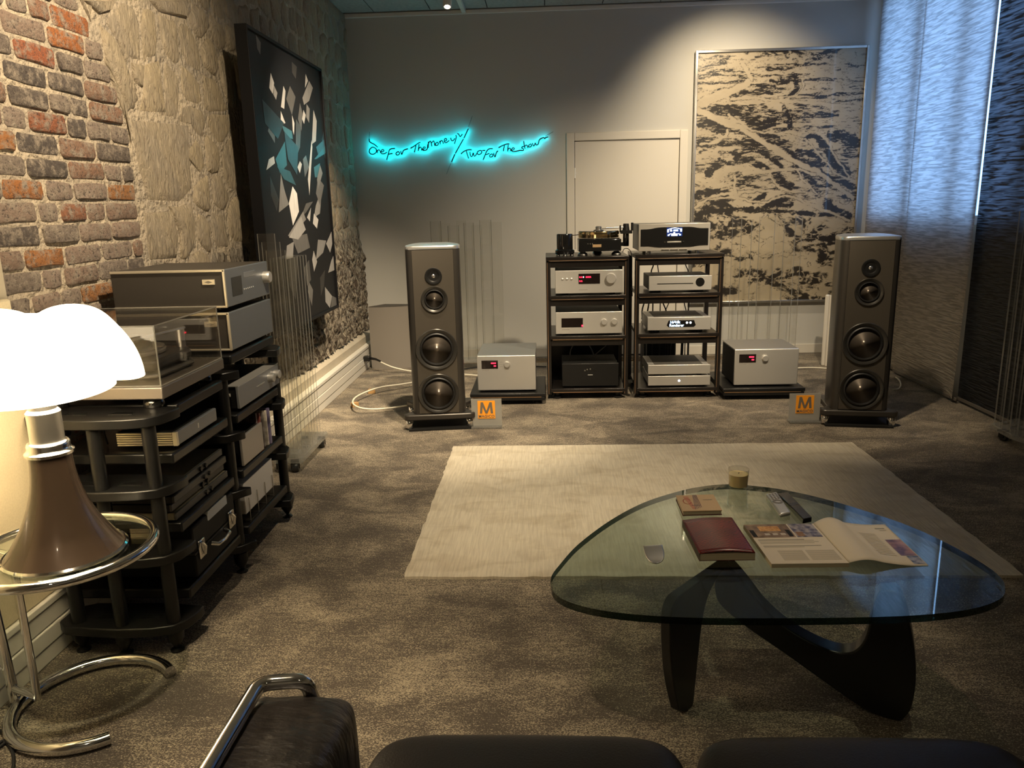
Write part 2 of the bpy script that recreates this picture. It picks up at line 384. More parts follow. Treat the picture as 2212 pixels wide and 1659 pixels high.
def stone_mat(name, c1, c2, dark, dthr, bs):
    m = bpy.data.materials.new(name); m.use_nodes = True; nt = m.node_tree; N = nt.nodes; L = nt.links; b = N['Principled BSDF']
    oi = N.new('ShaderNodeObjectInfo'); tc = N.new('ShaderNodeTexCoord')
    mx = N.new('ShaderNodeMix'); mx.data_type = 'RGBA'; mx.inputs[6].default_value = (*c1, 1); mx.inputs[7].default_value = (*c2, 1)
    n0 = N.new('ShaderNodeTexNoise'); n0.inputs['Scale'].default_value = 5; n0.inputs['Detail'].default_value = 4; L.new(tc.outputs['Object'], n0.inputs['Vector'])
    av = N.new('ShaderNodeMath'); av.operation = 'MULTIPLY_ADD'; av.inputs[1].default_value = 0.5; L.new(oi.outputs['Random'], av.inputs[0])
    hf = N.new('ShaderNodeMapRange'); hf.inputs[1].default_value = 0.35; hf.inputs[2].default_value = 0.7; hf.inputs[4].default_value = 0.6; L.new(n0.outputs[0], hf.inputs[0]); L.new(hf.outputs[0], av.inputs[2])
    L.new(av.outputs[0], mx.inputs[0])
    mp = N.new('ShaderNodeMapping'); mp.inputs['Scale'].default_value = (1, 1.6, 0.65); L.new(tc.outputs['Object'], mp.inputs[0])
    n2 = N.new('ShaderNodeTexNoise'); n2.inputs['Scale'].default_value = 26; n2.inputs['Detail'].default_value = 8; n2.inputs['Roughness'].default_value = 0.66; n2.inputs['Distortion'].default_value = 0.8; L.new(mp.outputs[0], n2.inputs['Vector'])
    r2 = N.new('ShaderNodeMapRange'); r2.inputs[1].default_value = dthr; r2.inputs[2].default_value = dthr + 0.1; L.new(n2.outputs[0], r2.inputs[0])
    dk = N.new('ShaderNodeMix'); dk.data_type = 'RGBA'; dk.inputs[6].default_value = (*dark, 1); L.new(r2.outputs[0], dk.inputs[0]); L.new(mx.outputs[2], dk.inputs[7])
    L.new(dk.outputs[2], b.inputs['Base Color']); b.inputs['Roughness'].default_value = 0.9
    bp = N.new('ShaderNodeBump'); bp.inputs['Strength'].default_value = bs; bp.inputs['Distance'].default_value = 0.05
    n3 = N.new('ShaderNodeTexNoise'); n3.inputs['Scale'].default_value = 8; n3.inputs['Detail'].default_value = 4; n3.inputs['Distortion'].default_value = 1.5; L.new(mp.outputs[0], n3.inputs['Vector'])
    hs = N.new('ShaderNodeMath'); hs.operation = 'ADD'; L.new(n2.outputs[0], hs.inputs[0]); L.new(n3.outputs[0], hs.inputs[1]); L.new(hs.outputs[0], bp.inputs['Height']); L.new(bp.outputs[0], b.inputs['Normal'])
    return m
BRICK = brick_mat()
STONE = stone_mat('limestone', (0.48, 0.385, 0.245), (0.40, 0.335, 0.25), (0.27, 0.21, 0.15), 0.34, 0.8)
ROUGH = stone_mat('eroded_stone', (0.50, 0.43, 0.32), (0.38, 0.33, 0.26), (0.09, 0.065, 0.045), 0.44, 1.0)

_bnd = [onx(*q, XL + 0.02) for q in ((175, 0), (240, 130), (290, 300), (310, 480), (322, 560))]
def arch_y(z):
    pts = [(p.z, p.y) for p in _bnd][::-1]
    if z <= pts[0][0]: return pts[0][1] + 0.0
    for (z0, y0), (z1, y1) in zip(pts, pts[1:]):
        if z <= z1: return y0 + (y1 - y0) * (z - z0) / (z1 - z0)
    return pts[-1][1] - (z - pts[-1][0]) * 0.9
rb = random.Random(11)
def pillow(poly, depth, rr, x0=0.0, rings_=((1.0, 0.0), (0.985, 0.62), (0.86, 0.97))):
    """irregular wall piece: poly in (y,z) around its centre, bulging towards +x"""
    n = len(poly); cy = sum(p[0] for p in poly) / n; cz = sum(p[1] for p in poly) / n
    m = MB(); rings = []
    for sc, dp in rings_:
        rings.append([(x0 + depth * dp * (1 + rr.uniform(-0.25, 0.25) * (dp > 0)), cy + (p[0] - cy) * sc, cz + (p[1] - cz) * sc) for p in poly])
    vs = [p for r in rings for p in r] + [(x0 + depth * rr.uniform(0.95, 1.15), cy, cz)]
    fs = []
    for i in range(2):
        for k in range(n):
            l = (k + 1) % n; fs.append((i * n + k, i * n + l, (i + 1) * n + l, (i + 1) * n + k))
    for k in range(n): fs.append((2 * n + k, 2 * n + (k + 1) % n, 3 * n))
    return m.add(vs, fs)
def wall_piece(name, poly, depth, mtl, rr):
    soft = {} if name == 'brick' else {'rings_': ((1.0, 0.0), (0.93, 0.55), (0.76, 0.97))}
    n = len(poly); cy = sum(p[0] for p in poly) / n; cz = sum(p[1] for p in poly) / n
    mb = pillow([(p[0] - cy, p[1] - cz) for p in poly], depth, rr, **soft)
    return obj(name, mb, mtl, wl, smooth=55, loc=(XL - 0.004, cy, cz))
COURSE, z = 0.0752, 0.33
row = 0
while z < 2.45:
    h = COURSE - rb.uniform(0.011, 0.016); ymax = arch_y(z + h / 2) - 0.012
    y = 2.02 + (0.13 if row % 2 else 0.0) + rb.uniform(-0.05, 0.05)
    while y < ymax - 0.03:
        w = rb.choice((0.215, 0.22, 0.205, 0.105, 0.11, 0.225, 0.15))
        y1 = min(y + w, ymax)
        if ymax - y1 < 0.045: y1 = ymax
        if y1 - y > 0.03:
            j = lambda s: rb.uniform(-s, s)
            c_ = 0.010
            poly = [(y + c_, z + j(.003)), ((y + y1) / 2, z + j(.004)), (y1 - c_, z + j(.003)), (y1 + j(.004), z + c_), (y1 + j(.004), z + h - c_), (y1 - c_, z + h + j(.003)), ((y + y1) / 2, z + h + j(.004)), (y + c_, z + h + j(.003)), (y + j(.004), z + h - c_), (y + j(.004), z + c_)]
            wall_piece('brick', poly, rb.uniform(0.008, 0.018), BRICK, rb)
        y = y1 + rb.uniform(0.011, 0.018)
    z += COURSE; row += 1

# dressed blocks beside the brick arch, then irregular rubble (jittered cells)
def wp(pts, X=XL + 0.02): return [(onx(px, py, X).y, onx(px, py, X).z) for px, py in pts]
BLOCKS = [wp(q) for q in (
    [(224, 50), (249, 74), (268, 118), (288, 172), (303, 205), (299, 238), (276, 230), (256, 180), (236, 118)],
    [(322, 138), (352, 130), (360, 190), (367, 245), (310, 240), (318, 205)],
    [(292, 134), (318, 140), (316, 190), (298, 175)],
    [(288, 256), (352, 262), (417, 270), (420, 345), (424, 408), (398, 437), (328, 434), (309, 365), (296, 300)],
    [(318, 458), (382, 455), (394, 515), (390, 558), (332, 562)],
    [(190, 0), (258, 0), (246, 22), (222, 30)],
    [(330, 0), (412, 0), (412, 40), (350, 24)])]
for q in BLOCKS: wall_piece('stone_block', q, rb.uniform(0.014, 0.024), STONE, rb)
def inside(p, poly):
    c_ = False
    for (x0, y0), (x1, y1) in zip(poly, poly[1:] + poly[:1]):
        if (y0 > p[1]) != (y1 > p[1]) and p[0] < (x1 - x0) * (p[1] - y0) / (y1 - y0) + x0: c_ = not c_
    return c_
def near_poly(p, poly, d):
    if inside(p, poly): return True
    for (x0, y0), (x1, y1) in zip(poly, poly[1:] + poly[:1]):
        dx, dy = x1 - x0, y1 - y0; t_ = max(0, min(1, ((p[0] - x0) * dx + (p[1] - y0) * dy) / (dx * dx + dy * dy)))
        if math.hypot(p[0] - x0 - t_ * dx, p[1] - y0 - t_ * dy) < d: return True
    return False
def clip(poly, a, b):
    """keep the part of poly nearer to a than to b"""
    mx_, my_ = (a[0] + b[0]) / 2, (a[1] + b[1]) / 2; nx, ny = b[0] - a[0], b[1] - a[1]
    out = []
    for (p, q) in zip(poly, poly[1:] + poly[:1]):
        dp = (p[0] - mx_) * nx + (p[1] - my_) * ny; dq = (q[0] - mx_) * nx + (q[1] - my_) * ny
        if dp <= 0: out.append(p)
        if dp * dq < 0:
            t_ = dp / (dp - dq); out.append((p[0] + (q[0] - p[0]) * t_, p[1] + (q[1] - p[1]) * t_))
    return out
seeds = []
zz = 0.36; r_ = 0
while zz < ZC + 0.1:
    hz = rb.uniform(0.14, 0.21); y = 2.2 + rb.uniform(0, .2)
    while y < YB + 0.1:
        wy = rb.uniform(0.13, 0.27)
        s_ = (y + wy / 2, zz + hz / 2 + rb.uniform(-.025, .025))
        hidden = 4.35 < s_[0] < 5.3 and 0.9 < s_[1] < 2.15
        if s_[0] > arch_y(s_[1]) - 0.05 and not any(near_poly(s_, q, 0.05) for q in BLOCKS) and not hidden: seeds.append(s_)
        y += wy
    zz += hz
for i, s_ in enumerate(seeds):
    cell = [(s_[0] - .22, s_[1] - .22), (s_[0] + .22, s_[1] - .22), (s_[0] + .22, s_[1] + .22), (s_[0] - .22, s_[1] + .22)]
    for t_ in seeds:
        if t_ is not s_ and abs(t_[0] - s_[0]) < .5 and abs(t_[1] - s_[1]) < .5: cell = clip(cell, s_, t_)
        if len(cell) < 3: break
    if len(cell) < 3: continue
    # shrink for the joint, trim at the arch and blocks, round the corners
    cy = sum(p[0] for p in cell) / len(cell); cz = sum(p[1] for p in cell) / len(cell)
    poly = []
    for (p, q) in zip(cell, cell[1:] + cell[:1]):
        for t_ in (0.22, 0.78):
            a_ = (p[0] + (q[0] - p[0]) * t_, p[1] + (q[1] - p[1]) * t_)
            l_ = math.hypot(a_[0] - cy, a_[1] - cz) + 1e-6; k_ = max(0.3, 1 - rb.uniform(0.002, 0.026) / l_)
            a_ = (cy + (a_[0] - cy) * k_, cz + (a_[1] - cz) * k_)
            a_ = (max(a_[0], arch_y(a_[1]) + 0.03), max(0.325, min(ZC - 0.005, a_[1])))
            a_ = (min(a_[0], YB - 0.01), a_[1])
            for q2 in BLOCKS:
                g_ = 0
                while near_poly(a_, q2, 0.012) and g_ < 12:
                    a_ = (a_[0] + (cy - a_[0]) * 0.15, a_[1] + (cz - a_[1]) * 0.15); g_ += 1
            poly.append(a_)
    ar = abs(sum(p[0] * q[1] - q[0] * p[1] for p, q in zip(poly, poly[1:] + poly[:1]))) / 2
    if ar < 0.004: continue
    low = s_[1] < 1.22 + 0.12 * math.sin(s_[0] * 3)
    wall_piece('stone', poly, rb.uniform(0.007, 0.020), ROUGH if low else STONE, rb)
# crumbling eroded rubble low on the wall
from mathutils import noise as mnoise
def crumble(u, v):
    y = 4.9 + u * 2.28; zt = 1.15 if y > 5.6 else 0.62; z_ = 0.31 + v * (zt - 0.31)
    p_ = Vector((y * 26, z_ * 26, 1.3)); d_ = mnoise.fractal(p_, 1.0, 2.0, 3) * 0.020 + abs(mnoise.noise(p_ * 0.5)) * 0.035
    edge = min(1, u * 8, (1 - v) * 6)
    return (XL + 0.005 + max(-0.01, 0.030 + d_) * edge, y, z_)
o = obj('eroded_rubble', MB().grid(crumble, 230, 60), ROUGH, wl, smooth=40); o['kind'] = 'stuff'

# plinth ledge and cable trunking along the left wall
PL = mat('plinth_stone', (0.50, 0.44, 0.34), 0.8, bump=(30, 0.3, 0.01), var=(4, 0.2, (0.42, 0.37, 0.29)))
bl = struct(obj('baseboard_left', MB().add([(XL, YF, 0), (-1.655, YF, 0), (-1.655, YF, 0.265), (XL + 0.005, YF, 0.318), (XL, YB, 0), (-1.655, YB, 0), (-1.655, YB, 0.265), (XL + 0.005, YB, 0.318)],
               [(0, 1, 2, 3), (7, 6, 5, 4), (0, 4, 5, 1), (1, 5, 6, 2), (2, 6, 7, 3), (3, 7, 4, 0)]), PL))
TRK = mat('trunking_plastic', (0.68, 0.65, 0.58), 0.4)
for z0, z1, xo in ((0.0, 0.055, 0.0), (0.058, 0.115, 0.004), (0.118, 0.178, 0.0), (0.181, 0.205, 0.006)):
    bx('trunking_strip', (-1.656, -1.612 + xo, YF, YB - 0.005, z0, z1), TRK, bl, bevel=0.004)

# ---------------------------------------------------------------- right wall with windows behind the blinds
WX = 2.89
b = MB()
sill, head = 1.20, 3.02
ys = [(7.08, YB + 0.2), (YF, 3.4)]
b.box(WX, WX + 0.25, YF, YB + 0.2, 0, sill); b.box(WX, WX + 0.25, YF, YB + 0.2, head, ZC + 0.2)
for y0, y1 in ys: b.box(WX, WX + 0.25, y0, y1, sill, head)
struct(obj('wall_right', b, WALLP))
WF = mat('window_frame_paint', (0.70, 0.72, 0.75), 0.4)
GLASS = clear_mat('window_glass', (0.92, 0.96, 0.97), 1.45)
edges = [7.08, 6.40, 5.65, 4.90, 4.15, 3.40]
for i in range(5):
    y1, y0 = edges[i], edges[i + 1]
    w = MB(); f_ = 0.055
    w.box(WX + 0.02, WX + 0.08, y0, y0 + f_, sill, head); w.box(WX + 0.02, WX + 0.08, y1 - f_, y1, sill, head)
    w.box(WX + 0.02, WX + 0.08, y0 + f_, y1 - f_, sill, sill + 0.06); w.box(WX + 0.02, WX + 0.08, y0 + f_, y1 - f_, head - 0.06, head)
    wo = struct(obj('window_%d' % (i + 1), w, WF))
    obj('window_pane', MB().box(WX + 0.045, WX + 0.051, y0 + f_, y1 - f_, sill + 0.06, head - 0.06), GLASS, wo)

def blind_mat(name, col, tl, tcol, sp):
    m = bpy.data.materials.new(name); m.use_nodes = True; nt = m.node_tree; N = nt.nodes; L = nt.links; N.remove(N['Principled BSDF'])
    tc = N.new('ShaderNodeTexCoord'); mp = N.new('ShaderNodeMapping'); mp.inputs['Scale'].default_value = (1, 6, 75); L.new(tc.outputs['Object'], mp.inputs[0])
    n = N.new('ShaderNodeTexNoise'); n.inputs['Scale'].default_value = 1; n.inputs['Detail'].default_value = 2; n.inputs['Distortion'].default_value = 0.7; L.new(mp.outputs[0], n.inputs['Vector'])
    r = N.new('ShaderNodeMapRange'); r.inputs[1].default_value = 0.38; r.inputs[2].default_value = 0.62; L.new(n.outputs[0], r.inputs[0])
    def sc(c_, lo, hi):
        x = N.new('ShaderNodeMix'); x.data_type = 'RGBA'; x.inputs[6].default_value = (*[v * lo for v in c_], 1); x.inputs[7].default_value = (*[v * hi for v in c_], 1); L.new(r.outputs[0], x.inputs[0]); return x
    d_ = N.new('ShaderNodeBsdfDiffuse'); t_ = N.new('ShaderNodeBsdfTranslucent'); g_ = N.new('ShaderNodeBsdfGlossy'); g_.inputs['Roughness'].default_value = 0.4
    L.new(sc(col, 0.75, 1.15).outputs[2], d_.inputs[0]); L.new(sc(tcol, 1 - sp, 1 + sp).outputs[2], t_.inputs[0])
    bp = N.new('ShaderNodeBump'); bp.inputs['Strength'].default_value = 0.6; bp.inputs['Distance'].default_value = 0.006; L.new(r.outputs[0], bp.inputs['Height'])
    for s_ in (d_, g_): L.new(bp.outputs[0], s_.inputs['Normal'])
    mx = N.new('ShaderNodeMixShader'); mx.inputs[0].default_value = tl; L.new(d_.outputs[0], mx.inputs[1]); L.new(t_.outputs[0], mx.inputs[2])
    m2 = N.new('ShaderNodeMixShader'); m2.inputs[0].default_value = 0.04; L.new(mx.outputs[0], m2.inputs[1]); L.new(g_.outputs[0], m2.inputs[2])
    L.new(m2.outputs[0], N['Material Output'].inputs[0]); return m
BL1 = blind_mat('taupe_blind_cloth', (0.40, 0.34, 0.27), 0.5, (0.55, 0.55, 0.55), 0.30)
BL2 = blind_mat('black_blind_cloth', (0.022, 0.022, 0.025), 0.5, (0.06, 0.065, 0.075), 0.9)
HEM = mat('blind_hem', (0.10, 0.085, 0.07), 0.6)
def blind(name, label, X, y0, y1, m, curl=0.0):
    t = thing(name, label, 'blind', (X, (y0 + y1) / 2, 0), group='panel blinds along the window wall')
    hw = (y1 - y0) / 2
    def fn(u, v):
        z_ = 0.035 + v * (ZC - 0.06); y = -hw + 2 * hw * u
        return (0.004 * math.sin(u * 5) * (1 - v) - curl * max(0, 0.12 - u) * (1 - v) ** 3, y, z_)
    o = obj('cloth', MB().grid(fn, 30, 16), m, t, smooth=180, fix=False)
    bx('hem_bar', (-0.006, 0.006, -hw, hw, 0.018, 0.042), HEM, t, bevel=0.003)
    return t
blind('panel_blind', 'taupe textured panel blind lit from behind, next to the back wall', 2.825, 6.235, 7.10, BL1)
blind('panel_blind', 'taupe textured panel blind lit from behind, beside the black blinds', 2.800, 5.275, 6.26, BL1, 0.25)
blind('panel_blind', 'black panel blind hanging beside the taupe blind, bluish glints on top', 2.835, 4.30, 5.318, BL2)
blind('panel_blind', 'black panel blind farther from the taupe blinds, behind the acrylic screen', 2.855, 3.35, 4.33, BL2)
rl = MB().box(2.76, 2.87, 3.3, YB - 0.01, ZC - 0.03, ZC + 0.0)
struct(obj('trim_2', rl, WHITEP))

# ================================================================== far end: loudspeakers, racks, amplifiers
def rect(p0, p1, Y):
    a = ony(*p0, Y); c = ony(*p1, Y); return a.x, c.x, c.z, a.z           # x0,x1,z0,z1 (p0 top-left, p1 bottom-right)

SPKB = mat('speaker_anodised', (0.105, 0.092, 0.075), 0.38, 0.55, bump=(700, 0.06, 0.001))
SPKC = mat('speaker_body', (0.055, 0.050, 0.044), 0.34, 0.5)
SPKT = mat('speaker_top', (0.42, 0.42, 0.41), 0.28, 0.8)
RUB = mat('rubber_surround', (0.012, 0.012, 0.012), 0.45)
CONE = mat('graphite_cone', (0.20, 0.17, 0.14), 0.34, 0.8)
DRING = mat('driver_ring', (0.06, 0.057, 0.052), 0.30, 0.6)
BADGE = mat('brass_badge', (0.80, 0.55, 0.30), 0.35, 0.6)
SPK_Y = 4.80
sz = [ony(920, 597, 4.79).z, ony(923, 647, 4.79).z, ony(930, 755, 4.79).z, ony(935.5, 850, 4.79).z, ony(936, 903, 4.79).z]
def driver(parent, name, zc, R, cone_r, depth, yf):
    ring = MB().lathe([(R, -0.012), (R, 0.004), (R * 0.97, 0.008), (R * 0.90, 0.006), (cone_r * 1.18, -0.002), (cone_r * 1.18, -0.02)], 48, (0, yf, zc), 'y', closed=True)
    d = obj(name, ring, DRING, parent, smooth=40)
    obj('surround', MB().lathe([(cone_r * 1.20, -0.004), (cone_r * 1.15, 0.006), (cone_r * 1.08, 0.007), (cone_r * 1.0, -0.006), (cone_r * 1.0, -0.02), (cone_r * 1.2, -0.02)], 48, (0, yf, zc), 'y', closed=True), RUB, d, smooth=60)
    prof = [(cone_r * 1.01, -0.006)] + [(cone_r * q, -0.006 - depth * (1 - q)) for q in (0.85, 0.7, 0.55, 0.4, 0.25, 0.14)] + [(cone_r * 0.06, -0.006 - depth * 0.91), (0.0, -0.006 - depth * 0.93)]
    obj('cone', MB().lathe(prof, 48, (0, yf, zc), 'y'), CONE, d, smooth=180)
    return d
def make_speaker(label, loc, rz):
    t = thing('loudspeaker', label, 'loudspeaker', loc, rz, 'floorstanding loudspeakers')
    yf, yb = -0.19, 0.20
    def plan(k=1.0, dy=0.0):
        half = [(0.120, yf), (0.148, yf + 0.004), (0.163, yf + 0.022), (0.170, yf + 0.07), (0.171, yf + 0.16), (0.160, yf + 0.26), (0.135, yf + 0.34), (0.110, yb)]
        pts = [(x * k, y * k) for x, y in half] + [(-x * k, y * k) for x, y in half[::-1]]
        return pts
    ztop = sz[0] + 0.185
    rings = [[(x, y, z_) for x, y in plan(k)] for z_, k in ((0.105, 1), (ztop - 0.02, 1.0))]
    rec = [(0.1275, yf), (0.1275, yf + 0.055), (-0.1275, yf + 0.055), (-0.1275, yf)]
    pp = plan(); half_n = len(pp) // 2
    cabp = [(0.1275, yf)] + pp[1:-1] + [(-0.1275, yf), (-0.1275, yf + 0.055), (0.1275, yf + 0.055)]
    obj('cabinet', MB().loft([[(x, y, 0.105) for x, y in cabp], [(x, y, ztop - 0.02) for x, y in cabp]]), SPKC, t, smooth=40)
    rings = [[(x, y, z_) for x, y in plan(k)] for z_, k in ((ztop - 0.0205, 1.004), (ztop - 0.006, 1.004), (ztop, 0.985), (ztop + 0.006, 0.8), (ztop + 0.008, 0.4))]
    obj('top_cap', MB().loft(rings), SPKT, t, smooth=40)
    bf = MB(); zlo, zhi = 0.110, ztop - 0.024; hw_ = 0.1265; yq = yf - 0.004
    cuts = sorted(((sz[3], 0.104), (sz[2], 0.104), (sz[1], 0.066), (sz[0], 0.040)))
    zprev = zlo
    for zc_, rh in cuts:
        s_ = rh + 0.006
        bf.box(-hw_, hw_, yq, yf + 0.01, zprev, zc_ - s_)
        if s_ < hw_ - 0.001:
            bf.box(-hw_, -s_, yq, yf + 0.01, zc_ - s_, zc_ + s_); bf.box(s_, hw_, yq, yf + 0.01, zc_ - s_, zc_ + s_)
        vs = []; n4 = 48
        for k in range(n4):
            a_ = 2 * math.pi * k / n4; ca, sa = math.cos(a_), math.sin(a_); q_ = s_ / max(abs(ca), abs(sa))
            vs += [(q_ * ca, yq, zc_ + q_ * sa), (rh * ca, yq, zc_ + rh * sa), (rh * ca, yf + 0.02, zc_ + rh * sa)]
        bf.add(vs, [f for k in range(n4) for f in ((3 * k, 3 * k + 1, (3 * k + 4) % (3 * n4), (3 * k + 3) % (3 * n4)), (3 * k + 1, 3 * k + 2, (3 * k + 5) % (3 * n4), (3 * k + 4) % (3 * n4)))])
        zprev = zc_ + s_
    bf.box(-hw_, hw_, yq, yf + 0.01, zprev, zhi)
    obj('baffle', bf, SPKB, t)
    y0 = yf - 0.006
    tw = obj('tweeter', MB().lathe([(0.053, -0.004), (0.053, 0.003), (0.048, 0.005), (0.026, -0.006), (0.016, -0.012)], 40, (0, y0, sz[0]), 'y'), BLACK, t, smooth=50)
    obj('dome', MB().lathe([(0.016, -0.012), (0.014, -0.006), (0.009, -0.002), (0.0, 0.0)], 24, (0, y0, sz[0]), 'y'), mat('beryllium_dome', (0.6, 0.6, 0.62), 0.15, 0.9), tw, smooth=180)
    driver(t, 'midrange', sz[1], 0.083, 0.052, 0.028, y0)
    driver(t, 'woofer', sz[2], 0.132, 0.089, 0.043, y0)
    driver(t, 'woofer', sz[3], 0.130, 0.089, 0.043, y0)
    bx('badge', (-0.037, 0.037, y0 - 0.003, y0, sz[4] - 0.0085, sz[4] + 0.0085), BADGE, t, bevel=0.001)
    # base with outriggers and feet
    order = []
    for (sx, sy), arc in (((1, -1), range(-4, 1)), ((1, 1), range(0, 5)), ((-1, 1), range(4, 9)), ((-1, -1), range(8, 13))):
        for k in arc:
            a = k * math.pi / 8
            order.append((0.195 * sx + 0.035 * math.cos(a), (yf + 0.02 if sy < 0 else yb - 0.02) + 0.035 * math.sin(a)))
        if (sx, sy) == (1, -1): order += [(0.174, yf + 0.11), (0.174, yb - 0.11)]
        if (sx, sy) == (-1, 1): order += [(-0.174, yb - 0.11), (-0.174, yf + 0.11)]
    obj('base', MB().prism(order, 0.066, 0.105), SPKC, t, bevel=0.008)
    for sx in (-1, 1):
        for yy in (yf + 0.02, yb - 0.02):
            obj('foot', MB().lathe([(0.022, 0.014), (0.024, 0.018), (0.024, 0.060), (0.019, 0.066)], 24, (0.195 * sx, yy, 0)), CHROME, t, smooth=40)
    obj('floor_plate', MB().box(-0.20, 0.20, yf - 0.025, yb + 0.02, 0.0, 0.012), BLACKM, t)
    return t
spL = ony(938, 800, SPK_Y).x
make_speaker('tall charcoal loudspeaker with four drivers, standing next to the rough stone wall', (spL, 4.98, 0), math.radians(7))
spR = onz(1868, 925, 0).x
make_speaker('tall charcoal loudspeaker with four drivers, standing next to the window blinds', (spR + 0.005, 4.94, 0), math.radians(-9))

# little logo cards
ORANGE = mat('orange_card', (0.95, 0.36, 0.02), 0.5)
FROST = clear_mat('frosted_acrylic', (0.72, 0.72, 0.70), 1.3, haze=0.5, hazecol=(0.72, 0.70, 0.64), gr=0.3)
LOGO = mat('logo_grey', (0.16, 0.13, 0.10), 0.5)
CLEARE = clear_mat('acrylic_edge', (0.82, 0.83, 0.81), 1.49, haze=0.18, hazecol=(0.85, 0.84, 0.80))
def card(label, px):
    a = onz(px[0], px[1]); t = thing('logo_card', label, 'sign', (a.x, a.y, 0), group='orange logo cards on the floor')
    bx('plate', (-0.098, 0.098, 0.0, 0.005, 0.012, 0.19), FROST, t)
    bx('stand', (-0.098, 0.098, -0.045, 0.035, 0.0, 0.012), CLEARE, t, bevel=0.002)
    s = bx('orange_square', (-0.056, 0.056, -0.003, 0.0, 0.060, 0.178), ORANGE, t)
    k_ = 0.039; zz0, zz1 = 0.094, 0.168
    mm_ = MB().prism([(-k_ - 0.004, zz0), (-k_ + 0.011, zz0), (-0.021, zz1), (-0.036, zz1)], -0.0042, -0.003, 'xz').prism([(k_ + 0.004, zz0), (k_ - 0.011, zz0), (0.021, zz1), (0.036, zz1)], -0.0042, -0.003, 'xz')
    mm_.prism([(-0.036, zz1), (-0.021, zz1), (0.0065, zz0), (-0.0065, zz0)], -0.0043, -0.003, 'xz').prism([(0.036, zz1), (0.021, zz1), (-0.0065, zz0), (0.0065, zz0)], -0.0044, -0.003, 'xz')
    obj('letter', mm_, LOGO, s)
    m_ = text_mesh('MAGICO', 0.0255, 0.0005, bold=0.0005, space=1.05); obj('lettering', m_, LOGO, s, loc=(0, -0.004, 0.0745), rot=(math.pi / 2, 0, 0))
    return t
card('frosted card with orange M logo beside the loudspeaker near the stone wall', (1052, 923))
card('frosted card with orange M logo beside the loudspeaker near the blinds', (1736, 912))

RED = glow('red_display', (1.0, 0.02, 0.05), 5.0)
BLUEW = glow('blue_white_display', (0.55, 0.75, 1.0), 4.0)
WLED = glow('white_led', (0.9, 0.95, 1.0), 6.0)
WINB = mat('display_window', (0.012, 0.008, 0.007), 0.08)
FINE = mat('fine_print', (0.25, 0.23, 0.2), 0.6)
AMPTOP = mat('amp_lid', (0.50, 0.50, 0.49), 0.35, 0.8)
# platforms and mono amplifiers
COPPER = mat('copper_inlay', (0.62, 0.40, 0.24), 0.3, 0.9)
def platform(label, x0, x1, y0, y1, zt):
    t = thing('amplifier_stand', label, 'amplifier stand', ((x0 + x1) / 2, (y0 + y1) / 2, 0), group='low black amplifier stands')
    w, dp = (x1 - x0) / 2, (y1 - y0) / 2
    bx('top_plate', (-w, w, -dp, dp, zt - 0.022, zt), BLACK, t, bevel=0.003)
    bx('lower_plate', (-w + 0.004, w - 0.004, -dp + 0.004, dp - 0.004, zt - 0.052, zt - 0.026), BLACK, t, bevel=0.003)
    bx('edge_inlay', (-w + 0.01, w - 0.03, -dp + 0.001, -dp + 0.004, zt - 0.029, zt - 0.024), COPPER, t)
    for sx in (-1, 1):
        for sy in (-1, 1):
            obj('foot', MB().lathe([(0.030, 0), (0.034, 0.008), (0.030, 0.020), (0.018, zt - 0.05)], 20, (sx * (w - 0.06), sy * (dp - 0.06), 0)), BLACK, t, smooth=40)
def mono(label, pf, Y, top_back, zb):
    x0, x1, z0, z1 = rect(*pf, Y); z0 = zb + 0.012
    yb_ = onz(*top_back, z1).y
    t = thing('mono_amplifier', label, 'amplifier', ((x0 + x1) / 2, Y, zb), group='silver mono amplifiers')
    w = (x1 - x0) / 2; h = z1 - zb
    bx('body', (-w + 0.004, w - 0.004, 0.02, yb_ - Y, 0.012, h - 0.012), BLACKM, t, bevel=0.003)
    bx('lid', (-w, w, 0.019, yb_ - Y, h - 0.011, h), AMPTOP, t, bevel=0.003)
    bx('front_panel', (-w, w, 0, 0.02, 0.012, h), SILVER, t, bevel=0.006, seg=3)
    wz, wx = h * 0.76, -w + 0.105 * (2 * w / 0.42) * 0.98
    d = bx('display', (-w + 0.032, -w + 0.150, -0.002, 0.004, wz - 0.030, wz + 0.030), WINB, t)
    for dz, x_, wd in ((0.010, 0.118, 0.036), (-0.010, 0.128, 0.018)):
        n = 4 if wd > .03 else 2
        for k in range(n):
            q = -w + x_ - wd / 2 + wd * (k + 0.5) / n
            bx('digit', (q - 0.0036, q + 0.0036, -0.003, -0.0022, wz + dz - 0.0045, wz + dz + 0.0045), RED, d)
    obj('knob', MB().lathe([(0.026, -0.001), (0.026, 0.002), (0.021, 0.003), (0.021, 0.014), (0.019, 0.017), (0, 0.017)], 32, (-w + 0.215, 0, wz), 'y'), SILVER, t, smooth=40)
    for k in range(3): bx('marking', (-w + 0.162, -w + 0.184, -0.0008, 0.0, wz + 0.016 - k * 0.016, wz + 0.0175 - k * 0.016), FINE, t)
    bx('marking', (-w + 0.034, -w + 0.085, -0.0008, 0, wz - 0.042, wz - 0.0395), FINE, t)
    for sx in (-1, 1):
        for yy in (0.05, yb_ - Y - 0.05):
            obj('foot', MB().lathe([(0.02, 0), (0.02, 0.0125)], 16, (sx * (w - 0.06), yy, 0)), BLACK, t, smooth=40)
ZP = 0.085
a = onz(1015, 852, ZP); c = onz(1180, 858, ZP)
platform('low black stand under the silver amplifier beside the orange card', a.x, c.x - 0.005, a.y, a.y + 0.58, ZP)
mono('silver box amplifier with red display, between tall loudspeaker and turntable rack', ((1030, 769), (1158, 837)), a.y + 0.06, (1100, 741), ZP)
